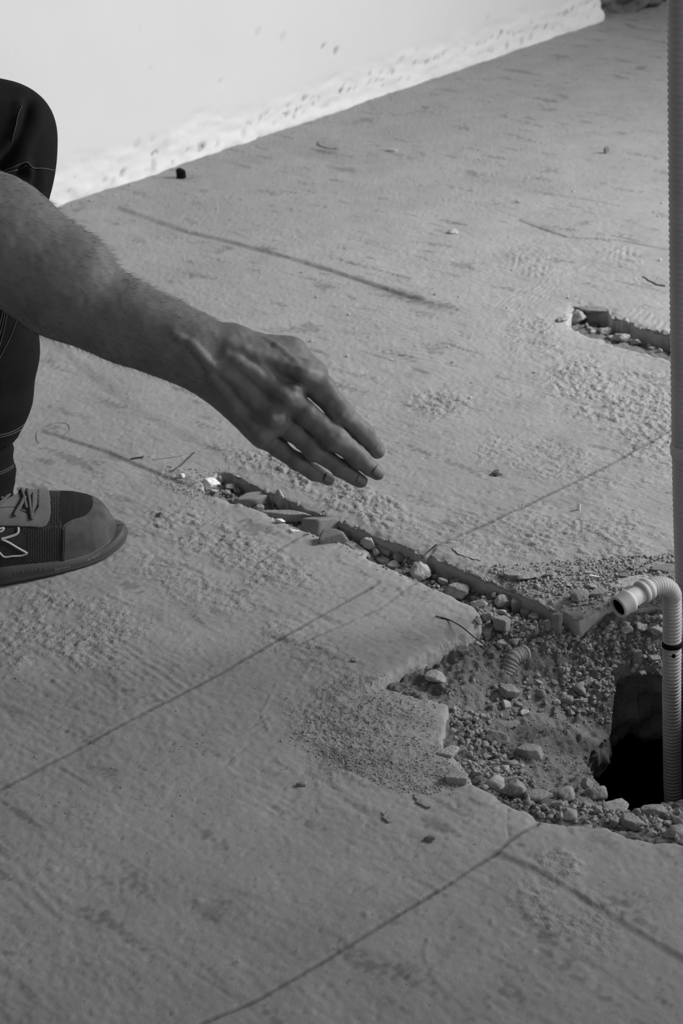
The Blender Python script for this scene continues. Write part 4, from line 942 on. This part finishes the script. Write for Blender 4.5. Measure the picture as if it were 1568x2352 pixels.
# ---- rest of the body (outside the frame) at coarser resolution
body = Vol((-1.12, 1.40, .05), (-.22, 2.36, 1.30), .006); BD = np.full(body.n, .05, np.float32)
SH_L = np.array([-.60, 2.04, .84]); HIP = np.array([-.86, 1.84, .30])
KN_R = Pd(-17, 333, 2.035); ANK_R = np.array([-.412, 1.992, .11]); HIP_R = np.array([-.80, 1.88, .34]); HIP_L = np.array([-.82, 2.05, .32])
KN_L = np.array([-.60, 2.28, .12]); ANK_L = np.array([-.92, 2.20, .10])
B = lambda *a, **k_: add(body, BD, *a, **k_)
B(EL, EL+(SH_R-EL)*.5, .048, .050, .03); B(EL+(SH_R-EL)*.5, SH_R, .050, .058, .03)
B(EL+(toW(L3(-9,543,1.675)[None])[0]-EL)*.2, EL, .045, .046, .02)
ch_ = np.array([-.68, 1.83, .76]); B(SH_R, ch_, .06, .10, .06); B(SH_L, ch_, .06, .10, .06)
B(ch_, HIP+np.array([.02, .02, .12]), .115, .115, .08); B(HIP+[.02, .02, .12], HIP+[0, .08, 0], .12, .12, .06)
NK = np.array([-.55, 1.83, .93]); HD = np.array([-.47, 1.83, 1.04])
B(ch_+[.04, 0, .08], NK+[.03, 0, .03], .062, .055, .04); B(HD+[-.02, 0, .03], HD+[.0, 0, .02], .088, .080, .03); B(HD+[.03, 0, -.05], HD+[.055, 0, -.075], .052, .032, .03)
B(HD+[.085, 0, .015], HD+[.105, 0, -.02], .008, .013, .012); B(HD+[.075, -.022, -.052], HD+[.075, .022, -.052], .008, .008, .008)
for sy_ in (-1, 1):
    B(HD+[-.015, sy_*.080, .0], HD+[-.02, sy_*.086, .03], .010, .012, .008); B(HD+[.07, sy_*.032, .025], HD+[.071, sy_*.033, .025], .014, .014, .008)
EL_L = np.array([-.46, 2.20, .62]); WR_L = np.array([-.47, 2.16, .56]); HN_L = np.array([-.52, 2.20, .46])
B(SH_L, EL_L, .056, .044, .03); B(EL_L, np.array([-.62, 2.26, .42]), .044, .03, .02); B(np.array([-.62, 2.26, .42]), np.array([-.66, 2.27, .34]), .032, .03, .015)
for i, (dx, dy) in enumerate([(-.03, -.03), (-.015, -.032), (.0, -.03), (.015, -.024), (.03, .0)]):
    p0_ = np.array([-.66+dx*.7, 2.27+dy*.3, .33]); p1_ = p0_+np.array([.005, dy*.4, -.045]); p2_ = p1_+np.array([-.01, .01, -.028]); B(p0_, p1_, .0105, .010, .004); B(p1_, p2_, .0095, .008, .004)
B(HIP_R, KN_R-[.02, 0, .02], .075, .055, .04); B(KN_R-[.02, 0, .02], ANK_R, .046, .029, .03); B(HIP_L, KN_L, .075, .055, .04); B(KN_L, ANK_L, .05, .035, .03)
B(ANK_R, ANK_R+[.02, 0, -.03], .029, .029, .02)
Vb, Qb = surface_nets(BD, body.lo, body.h)
person = empty('person', (-.62, 1.95, 0)); PI = Matrix.Translation(-Vector(person.location))
bd = mesh_np('body', np.vstack([Vw, Vb]), np.vstack([Q, Qb+len(Vw)]), M_skin); bd.parent = person; bd.matrix_parent_inverse = PI
tag(person, 'person crouching at the left in dark trousers and sneaker, bare arm pointing at the trench', 'person')
def pchild(o, par=None):
    o.parent = par or person; o.matrix_parent_inverse = (par or person).matrix_world.inverted() if par else PI
    return o
# nails
for f_ in 'imrp':
    js = FING[f_][0]; rs = FING[f_][1]; t_ = L3(*js[4]); a = L3(*js[3]); dr = (t_-a)/np.linalg.norm(t_-a); up_ = np.array([.35, .25, -1.0]); up_ -= dr*(up_@dr); up_ /= np.linalg.norm(up_); sd_ = np.cross(dr, up_)
    rr = R(rs[4])+.0001; c = t_-dr*.0015; vs = []; nu, nv = 14, 12
    for i in range(nu):
        for j in range(nv):
            s = (i/(nu-1)-.5)*2; q_ = (j/(nv-1)-.5)*2; th_ = q_*.80*math.sqrt(max(0, 1-.35*s*s*s*s)); ax_ = s*.0052*(1-.12*q_*q_)
            rad = rr+.0012*(1-((s+1)/2))*.9 if s < 1 else rr
            vs.append(c+dr*ax_+(up_*math.cos(th_)+sd_*math.sin(th_))*(rad if s < .6 else rad-.0006*(s-.6)))
    vs = np.array(vs); idn = np.arange(nu*nv).reshape(nu, nv); qn = np.stack([idn[:-1, :-1], idn[1:, :-1], idn[1:, 1:], idn[:-1, 1:]], -1).reshape(-1, 4)
    o = mesh_np('fingernail', toW(vs), qn, M_nail); pchild(o)
    so_ = o.modifiers.new('s', 'SOLIDIFY'); so_.thickness = .0003; so_.offset = -1
# fine hair on the forearm
r = np.random.default_rng(5); nW = nn@np.stack([RT, UP, FW]); armax = toW(np.array([L3(500,832,1.69)]))[0]-toW(np.array([L3(0,550,1.69)]))[0]; armax /= np.linalg.norm(armax)
cand = np.where((pxy[:, 0] > -60) & (pxy[:, 0] < 500) & (pxy[:, 1] < 900))[0]; ch = r.choice(cand, 3800); hv, hf = [], []
for i in ch:
    p0_ = Vw[i]; n_ = nW[i]; Ld = r.uniform(.004, .010)*(1.0 if pxy[i, 0] < 420 else .5); d_ = armax*r.uniform(.6, 1)+n_*r.uniform(.25, .6)+r.normal(size=3)*.22; d_ /= np.linalg.norm(d_)
    sd_ = np.cross(d_, FW); sd_ /= np.linalg.norm(sd_)+1e-9; w_ = .00007
    p1_ = p0_+d_*Ld*.5; p2_ = p1_+(d_*.9+armax*.35)*Ld*.5; o_ = len(hv)
    hv += [p0_-sd_*w_, p0_+sd_*w_, p0_+n_*w_, p1_-sd_*w_*.8, p1_+sd_*w_*.8, p1_+n_*w_, p2_]
    hf += [(o_, o_+1, o_+4), (o_, o_+4, o_+3), (o_+1, o_+2, o_+5), (o_+1, o_+5, o_+4), (o_+2, o_, o_+3), (o_+2, o_+3, o_+5), (o_+3, o_+4, o_+6), (o_+4, o_+5, o_+6), (o_+5, o_+3, o_+6)]
o = mesh_np('arm_hair', np.array(hv), np.array(hf), M_hair); pchild(o); o['kind'] = 'stuff'
# ---- trousers
tr = Vol((-.95, 1.74, .02), (-.20, 2.42, .62), .0034); TD = np.full(tr.n, .05, np.float32)
T_ = lambda *a, **k_: add(tr, TD, *a, **k_)
HEM = Pd(-62, 950, 2.03+.0)
kn = Pd(-14, 322, 2.03)
def yfix(px, py, y): return at_y(px, py, y)
y_l = 1.995
K0 = yfix(-8, 309, y_l); K1 = yfix(-26, 420, y_l+.002); S1 = yfix(-42, 600, y_l+.004); S2 = yfix(-58, 800, y_l+.004); S3 = yfix(-72, 905, y_l+.004); S4 = yfix(-84, 1010, y_l+.006)
pxm = lambda p_: F/((p_-CAM)@FW)
T_(HIP_R, yfix(-150, 345, y_l-.01), .105, .080, .05); T_(yfix(-150, 345, y_l-.01), K0, .078, 124/pxm(K0), .03)
T_(K0, yfix(-18, 370, y_l), 129/pxm(K0), 132/pxm(K1), .012); T_(yfix(-18, 370, y_l), K1, 132/pxm(K0), 128/pxm(K1), .012)
T_(K1, S1, 128/pxm(K1), 130/pxm(S1), .012); T_(S1, S2, 130/pxm(S1), 139/pxm(S2), .012); T_(S2, S3, 139/pxm(S2), 140/pxm(S3), .01); T_(S3, S4, 140/pxm(S3), 118/pxm(S4), .01)
T_(HIP_L, KN_L, .105, .078, .05); T_(KN_L, ANK_L+[.06, 0, 0], .078, .062, .03); T_(HIP+[0, -.02, 0], HIP+[0, .20, 0], .135, .135, .06); T_(HIP+[0, .08, .0], HIP+[.03, .07, .14], .14, .13, .05)
Vt, Qt = surface_nets(TD, tr.lo, tr.h)
nt_ = vnormals(Vt, Qt); pt_ = proj(Vt)
legm = (pt_[:, 0] > -330)
fold = np.zeros(len(Vt))
def crease(pts, wd_, amp):
    global fold
    d, _, _ = dpoly(pt_[:, 0], pt_[:, 1], catmull(pts, 6), False); fold += amp*np.exp(-(d/wd_)**2)*np.clip(-(nt_@FW)*1.5, 0, 1)
crease([(72,232),(62,275),(35,330),(0,385),(-40,440)], 9, -.010); crease([(95,250),(85,300),(55,350),(20,400)], 14, .005); crease([(45,240),(38,290),(20,340),(-20,390)], 12, .005)
crease([(60,375),(70,395),(62,420)], 8, .006); crease([(50,390),(40,430)], 6, -.006); crease([(85,395),(78,450),(70,520)], 8, -.004); crease([(100,400),(96,470)], 8, .003)
fold += legm*(.0035*n3(Vt*np.array([16, 16, 9]), 71)+.0015*n3(Vt*np.array([40, 40, 22]), 72))
Vt = Vt+nt_*fold[:, None]
# open hem: cut along the cuff
hemz = S4[2]+.004
cutm = ~((Vt[:, 2] < hemz-.10*(Vt[:, 0]-S4[0])) & (Vt[:, 0] > -.56) & (Vt[:, 1] < 2.15))
Qt = Qt[cutm[Qt].all(1)]
used = np.zeros(len(Vt), bool); used[Qt.ravel()] = True; rm = np.cumsum(used)-1; Vt = Vt[used]; Qt = rm[Qt]
tro = mesh_np('trousers', Vt, Qt, M_trouser); pchild(tro); sm = tro.modifiers.new('s', 'SMOOTH'); sm.iterations = 3; sm.factor = .5
sf = tro.modifiers.new('t', 'SOLIDIFY'); sf.thickness = .0022; sf.offset = -1
bvt = BVHTree.FromPolygons([tuple(v) for v in Vt], [tuple(int(i) for i in q) for q in Qt])
def cast(bv_, px, py, off):
    d = FW*F+RT*(px-W/2)-UP*(py-H/2); d /= np.linalg.norm(d); h_ = bv_.ray_cast(Vector(CAM), Vector(d))
    return None if h_[0] is None else np.array(h_[0])+np.array(h_[1])*off*(1 if np.array(h_[1])@d < 0 else -1)
def seam(lst, r_, m_, name, parent, bv_, off=.0004):
    out = []
    for pts in lst:
        q_ = [cast(bv_, x_, y_, off) for x_, y_ in catmull(pts, 5)[:, :2]]; q_ = [a for a in q_ if a is not None]
        if len(q_) > 3: out.append((np.array(q_), r_))
    if out: o = tubes(name, out, m_, None); pchild(o, parent); return o
bpy.context.view_layer.update()
seam([[(50,243),(42,262),(36,290),(28,320),(18,350)],[(-20,405),(10,392),(35,382),(60,372),(75,385),(95,386),(124,391)],[(-20,412),(10,398),(38,390),(60,380)],[(-30,1005),(0,999),(25,992),(45,982),(62,968)],[(-30,1010),(0,1004),(28,996),(48,986),(62,974)],[(19,700),(8,760),(-6,810)],[(14,700),(4,750),(-10,800)],[(9,700),(-2,750),(-14,790)],[(42,722),(25,770),(0,820),(-10,840)]], .0006, M_stitch, 'stitching', tro, bvt)
# inner dark layer between hem and shoe
i0, i1, i2 = yfix(-62, 985, 2.0), yfix(-52, 1060, 1.995), yfix(-42, 1150, 1.99)
sk_pts = catmull([i0, i1, i2, i2+np.array([0, 0, -.03])], 10); rad_ = np.interp(np.arange(len(sk_pts)), [0, 10, 20, 30], [84/pxm(i0), 84/pxm(i1), 82/pxm(i2), 84/pxm(i2)])
rad_ = rad_+.0012*np.sin(np.arange(len(sk_pts))*1.1)
o = tube('sock', sk_pts, rad_, M_sock, seg=40); pchild(o); VS, QS, TS = tube_data(sk_pts, rad_, 40)
bvs = BVHTree.FromPolygons([tuple(v) for v in VS], [tuple(int(i) for i in q) for q in QS])
seam([[(-20,1090),(0,1084),(16,1077),(30,1068)],[(-20,1095),(0,1089),(18,1081),(31,1072)]], .0006, M_stitch, 'cuff_stitching', o, bvs)
# ---- t-shirt (outside the frame) and hair
ts = Vol((-1.05, 1.45, .35), (-.40, 2.28, 1.02), .008); SDm = np.full(ts.n, .05, np.float32)
S_ = lambda *a, **k_: add(ts, SDm, *a, **k_)
S_(SH_R+(EL-SH_R)*.45, SH_R, .064, .066, .03); S_(SH_L+(EL_L-SH_L)*.45, SH_L, .064, .066, .03); S_(SH_R, ch_, .068, .11, .06); S_(SH_L, ch_, .068, .11, .06); S_(ch_, HIP+[.03, .04, .17], .128, .132, .08)
Vs, Qs = surface_nets(SDm, ts.lo, ts.h); pchild(mesh_np('t_shirt', Vs, Qs, M_shirt))
bm = bmesh.new(); bmesh.ops.create_icosphere(bm, subdivisions=5, radius=.094)
for v in list(bm.verts): v.co *= 1+.02*float(n3(np.array([[*v.co]])*90, 8)[0])
bmesh.ops.delete(bm, geom=[f for f in bm.faces if f.calc_center_median().x > .045 or (f.calc_center_median().z < -.02 and f.calc_center_median().x > -.03)], context='FACES')
me = bpy.data.meshes.new('hair'); bm.to_mesh(me); bm.free(); me.materials.append(M_hair); o = bpy.data.objects.new('hair', me); scene.collection.objects.link(o); o.location = Vector(HD+np.array([-.022, 0, .03])); pchild(o)

# ---- shoe
def shoe(parent, org, yaw, detail, name='sneaker'):
    root = empty(name, org); root.rotation_euler = (0, 0, yaw); bpy.context.view_layer.update()
    cs, sn = math.cos(yaw), math.sin(yaw)
    def tw(v): return np.stack([org[0]+v[:, 0]*cs-v[:, 1]*sn, org[1]+v[:, 0]*sn+v[:, 1]*cs, org[2]+v[:, 2]], 1)
    S0 = [0, .004, .011, .022, .0365, .06, .09, .125, .157, .20, .24, .272, .287, .292]
    WN = [0, .0135, .0225, .031, .038, .0465, .053, .0565, .0565, .047, .040, .032, .018, 0]      # near side half width
    WF = [0, .0150, .0265, .0355, .0415, .0465, .049, .0485, .045, .040, .037, .031, .017, 0]
    fn = [catmull([(a*4, b) for a, b in zip(S0, w_)], 16) for w_ in (WN, WF)]
    def hw(s, side): t_ = fn[0] if side < 0 else fn[1]; return np.clip(np.interp(np.asarray(s)*4, t_[:, 0], t_[:, 1]), 0, 1)
    def loft(ns, nt, off=0.0):
        s = .292-(.5+.5*np.cos(np.linspace(0, math.pi, ns)))*.292
        s = np.sort(np.concatenate([s])); inset = .009
        th = np.linspace(0, math.pi, nt); V = []
        SU = np.clip((s/.292)*(.292-.012-.008)+.012, 0, .292)
        hh = np.interp(SU, [.012, .016, .023, .035, .055, .08, .11, .14, .17, .21, .284], [.036, .045, .055, .0640, .0715, .077, .084, .093, .104, .112, .098])
        for si, h_ in zip(SU, hh):
            u = (si-.008)/.276; c_ = np.cos(th); sn_ = np.sin(th)
            wN = hw(si, -1)-.0035; wF = hw(si, 1)-.0035; k = np.interp(si, [.012, .0125, .014, .018, .026, .04], [.0, .3, .52, .76, .93, 1]); k = k*np.interp(si, [.27, .284], [1, 0.0])
            wv = np.where(c_ > 0, wN, wF)*max(k, 0)
            yy = -np.sign(c_)*wv*np.abs(c_)**.72; zz = .012+(h_-.012)*np.abs(sn_)**.80*max(.25+.75*k, 0)
            V.append(np.stack([np.full(nt, -si), yy, zz], 1))
        V = np.array(V); ns_ = len(SU); flat_ = V.reshape(-1, 3)
        du = np.gradient(V, axis=0); dv = np.gradient(V, axis=1); n = np.cross(dv, du); n /= np.linalg.norm(n, axis=2)[..., None]+1e-9
        cen = np.array([0, 0, .03]); sgn = np.sign((n*(V-np.array([V[..., 0].mean(), 0, .03]))).sum(2).mean()); n = n*sgn
        ID = np.arange(ns_*nt).reshape(ns_, nt); q_ = np.stack([ID[:-1, :-1], ID[1:, :-1], ID[1:, 1:], ID[:-1, 1:]], -1).reshape(-1, 4)
        return flat_, q_, n.reshape(-1, 3)
    V, Qv, Nn = loft(*( (520, 300) if detail else (90, 60)))
    Vw_ = tw(V); Nw = np.stack([Nn[:, 0]*cs-Nn[:, 1]*sn, Nn[:, 0]*sn+Nn[:, 1]*cs, Nn[:, 2]], 1)
    def sub(nm, m, v, q_):
        used = np.zeros(len(v), bool); used[q_.ravel()] = True; rm = np.cumsum(used)-1
        o = mesh_np(nm, v[used], rm[q_], m); o.parent = root; o.matrix_parent_inverse = root.matrix_world.inverted(); return o
    up = sub('upper', M_knit, Vw_, Qv)
    if detail:
        # knit dimples
        pr = proj(Vw_)
        def overlay(nm, m, poly, off, label=None, extra=None):
            from_c = Qv; c_ = pr[Qv].mean(1); k = inpoly(c_[:, 0], c_[:, 1], poly)
            if extra is not None: k |= extra(V[Qv].mean(1))
            q_ = Qv[k]
            if not len(q_): return
            used = np.unique(q_); rm = np.full(len(Vw_), -1); rm[used] = np.arange(len(used)); v0 = Vw_[used]; n0 = Nw[used]
            E = np.concatenate([q_[:, [0, 1]], q_[:, [1, 2]], q_[:, [2, 3]], q_[:, [3, 0]]]); key = np.minimum(E[:, 0], E[:, 1]).astype(np.int64)*len(Vw_)+np.maximum(E[:, 0], E[:, 1])
            _, fi, ct = np.unique(key, return_index=True, return_counts=True); Eb = E[fi[ct == 1]]; bset = np.zeros(len(Vw_), bool); bset[Eb.ravel()] = True
            offv = np.where(bset[used], off*.55, off); top_ = v0+n0*offv[:, None]; bot = v0-n0*.0004
            n_ = len(used); side = np.stack([rm[Eb[:, 0]], rm[Eb[:, 1]], rm[Eb[:, 1]]+n_, rm[Eb[:, 0]]+n_], -1)
            o = mesh_np(nm, np.vstack([top_, bot]), np.vstack([rm[q_], side]), m); o.parent = root; o.matrix_parent_inverse = root.matrix_world.inverted()
            if label: o['label'] = label
            return o
        cap_poly = [(140,1310),(141,1270),(143,1215),(146,1207),(152,1201),(164,1194),(178,1190),(191,1186),(201,1179),(208,1171),(212,1160),(212,1149),(210,1140),(206,1132),(212,1120),(300,1120),(320,1320)]
        overlay('toe_cap', M_suede, cap_poly, .0017, 'scuffed grey suede toe cap')
        overlay('vent_panel', M_black2, [(139,1190),(139,1110),(206,1110),(213,1145),(212,1158),(208,1170),(201,1178),(191,1185),(178,1189),(164,1193),(152,1200),(145,1205)], .0007, 'darker ribbed knit panel on the instep')
        overlay('eyestay', M_eyestay, [(88,1120),(110,1120),(115,1148),(116.5,1178),(113,1195),(106,1207),(96,1212),(73,1210),(20,1208),(-80,1206),(-80,1170),(0,1168),(28,1166),(60,1180),(70,1195),(80,1178),(88,1165)], .0020, 'grey leather lace overlay')
        overlay('tongue', M_eyestay, [(0,1166),(-60,1170),(-60,1100),(88,1110),(86,1158),(70,1192),(58,1176),(28,1164)], .0008)
        bu = BVHTree.FromPolygons([tuple(v) for v in Vw_], [tuple(int(i) for i in q) for q in Qv])
        def strip(nm, m, pts, r_, off, fl_=1.0, nn_=6):
            q_ = [cast(bu, x_, y_, off) for x_, y_ in catmull(pts, nn_)[:, :2]]; q_ = [a for a in q_ if a is not None]
            if len(q_) < 3: return
            V_, Q_, T_ = tube_data(np.array(q_), r_, 8, True, fl_); o = mesh_np(nm, V_, [Q_, T_], m); o.parent = root; o.matrix_parent_inverse = root.matrix_world.inverted(); return o
        for pts, rr in (([(62,1130),(66,1150),(70,1178),(72,1194)], .0022), ([(76,1138),(75,1160),(73,1190)], .0020), ([(56,1146),(46,1164),(36,1178),(32,1186)], .0024), ([(48,1128),(54,1146),(60,1170)], .0020), ([(30,1130),(10,1150),(-10,1165)], .0020), ([(45,1128),(20,1136),(0,1150)], .0022)):
            strip('lace', M_lace, pts, rr, .0028)
        lg = [(41,1211),(42,1218),(40,1224),(33,1229),(15,1235),(2,1238)]
        strip('emblem_stroke', M_logo, lg, .0015, .0006); strip('emblem_stroke', M_logo, [(2,1238),(20,1246),(40,1258),(58,1268),(62,1271)], .0013, .0006, 1, 4)
        strip('emblem_stroke', M_logo, [(62,1271),(48,1276),(30,1277),(10,1279),(0,1270),(-12,1258)], .0011, .0006, 1, 4); strip('emblem_stroke', M_logo, [(-8,1216),(0,1214),(8,1213),(5,1219),(-3,1222)], .0013, .0006)
        strip('toe_welt', M_eyestay, [(144,1289),(175,1282),(205,1272),(232,1257),(252,1241),(264,1224),(268,1205),(267,1185),(263,1168)], .0011, .0012, 1, 8)
        strip('stitching', M_sole, [(146,1286),(148,1250),(149,1216),(154,1206),(166,1199)], .0004, .0020); strip('stitching', M_sole, [(143,1287),(144,1250),(145.5,1216)], .0004, .0020)
        # raised knit dots
        dots = []; k = 0
        for i in range(26):
            for j in range(16):
                x_, y_ = 2+i*5.6, 1212+j*5.4+(i % 2)*2.7-(i*.0)
                if x_ < 62 and y_ < 1284: 
                    if x_ < 48 or (1262 > y_ > 1225 and x_ < 60): continue
                if x_ > 138 or y_ > 1292-(0): continue
                if x_ < 118 and y_ < 1214: continue
                a = cast(bu, x_, y_, .0003)
                if a is not None: dots.append((np.array([a, a+np.array([.0008, 0, .0004]), a+np.array([.0016, 0, .0]) ]), .00055))
        for i in range(4):
            for j in range(12):
                a = cast(bu, 119+i*5.6, 1140+j*5.6+(i % 2)*2.8, .0003)
                if a is not None: dots.append((np.array([a, a+np.array([.0008, 0, .0004]), a+np.array([.0016, 0, .0])]), .00055))
        o = tubes('knit_dots', dots, M_suede, None, 5); o.parent = root; o.matrix_parent_inverse = root.matrix_world.inverted(); o['kind'] = 'stuff'
    # sole
    so_s = np.concatenate([np.linspace(0, .03, 40)**1.0, np.linspace(.03, .292, 90)[1:]]); so_s = .292*(np.linspace(0, 1, 260)**1.0)
    ang = .5-.5*np.cos(np.linspace(0, math.pi, 260)); so_s = .292*ang
    outl = [(-s, -hw(s, -1)) for s in so_s]+[(-s, hw(s, 1)) for s in so_s[::-1][1:-1]]; outl = np.array(outl)
    cen = np.array([-.14, 0]); rowsz = [(0, -.010), (.0, -.004), (.0035, -.0005), (.0045, .0), (.007, .0006), (.0078, .0), (.010, .0008), (.016, .0004), (.0215, -.0012), (.0235, -.003), (.0240, -.012)]
    d_ = np.roll(outl, -1, 0)-np.roll(outl, 1, 0); nr = np.stack([d_[:, 1], -d_[:, 0]], 1); nr /= np.linalg.norm(nr, axis=1)[:, None]+1e-9
    if ((outl-cen)*nr).sum() < 0: nr = -nr
    Vv = []
    for z_, o_ in rowsz:
        p_ = outl+nr*o_; spring = .010*sst(.06, 0, -outl[:, 0])**2 if False else .011*np.clip(1+outl[:, 0]/.05, 0, 1)**2
        rise = spring*.8+.003*np.clip(1+outl[:, 0]/.03, 0, 1)*(z_/.027)
        Vv.append(np.stack([p_[:, 0], p_[:, 1], z_*(1-.34*sst(.15, .05, -outl[:, 0]))+rise], 1))
    nr_ = len(outl); Vs_ = np.concatenate(Vv); i_ = (np.arange(len(rowsz)-1)*nr_)[:, None]; j_ = np.arange(nr_)[None]; j2_ = (j_+1) % nr_
    Qs_ = np.stack([i_+j_, i_+j2_, i_+nr_+j2_, i_+nr_+j_], -1).reshape(-1, 4)
    cb = len(Vs_); Vs_ = np.vstack([Vs_, [[-.14, 0, .0]], [[-.14, 0, .027]]]); jj = np.arange(nr_); k2 = (jj+1) % nr_
    T3_ = np.vstack([np.stack([np.full(nr_, cb), k2, jj], 1), np.stack([np.full(nr_, cb+1), (len(rowsz)-1)*nr_+jj, (len(rowsz)-1)*nr_+k2], 1)])
    Vsw = tw(Vs_); o = mesh_np('sole', Vsw, [Qs_, T3_], M_sole); o.parent = root; o.matrix_parent_inverse = root.matrix_world.inverted()
    if detail:
        bs = BVHTree.FromPolygons([tuple(v) for v in Vsw], [tuple(int(i) for i in q) for q in Qs_])
        def text(s_, px, py, ang_, hpx, m, nm):
            cu = bpy.data.curves.new('t', 'FONT'); cu.body = s_; cu.size = 1; ob = bpy.data.objects.new('t', cu); scene.collection.objects.link(ob)
            bpy.context.view_layer.update(); me_ = bpy.data.meshes.new_from_object(ob.evaluated_get(bpy.context.evaluated_depsgraph_get())); bpy.data.objects.remove(ob)
            co = np.array([v.co[:2] for v in me_.vertices]); w_ = co[:, 0].max(); a = math.radians(ang_); sc = hpx/.72
            for i, v in enumerate(me_.vertices):
                tx, ty = (co[i, 0]-w_/2)*sc*.92, co[i, 1]*sc; x_ = px+tx*math.cos(a)+ty*math.sin(a)*-0+ty*0.0; y_ = py-tx*math.sin(a)*1.0-ty
                h_ = cast(bs, x_, y_, .0003); h_ = h_ if h_ is not None else np.array(at_y(x_, y_, org[1]-.05)); v.co = Vector(h_)
            me_.materials.clear(); me_.materials.append(m); o = bpy.data.objects.new(nm, me_); scene.collection.objects.link(o); o.parent = root; o.matrix_parent_inverse = root.matrix_world.inverted()
        text("Don't worry.", 144, 1307, 13, 5.6, M_letter, 'lettering'); text("be happy!", 214, 1282, 27, 6.2, M_letter, 'lettering')
        bars = []
        for i in range(11):
            x_ = 33+i*6.6+(i % 3); y0_ = 1320-i*.9
            a = [cast(bs, x_+t*(1.2 if i % 3 == 1 else 0), y0_-8*t, .0002) for t in (0, .5, 1)]
            if all(q_ is not None for q_ in a): bars.append((np.array(a), .00035))
        if bars: ob = tubes('raised_marks', bars, M_letter2, None, 5); ob.parent = root; ob.matrix_parent_inverse = root.matrix_world.inverted()
    return root
M_black2 = mat('black_rib_knit', .02, .95, .3, 200, .6, 1200, .001, .1, aniso=(1, .15, .15, 0))
M_letter2 = mat('faint_raised_rubber', .12, .8, .05, 100, 0, 100, .0001, .2)
sh = shoe(person, (-.2505, 2.003, 0), math.radians(9), True); sh.parent = person; sh.matrix_parent_inverse = PI; sh['label'] = 'dark sneaker with grey suede toe cap and pale emblem'
sh2 = shoe(person, (-.80, 2.20, 0), math.radians(-170) if False else 0.0, False); sh2.parent = person; sh2.matrix_parent_inverse = PI
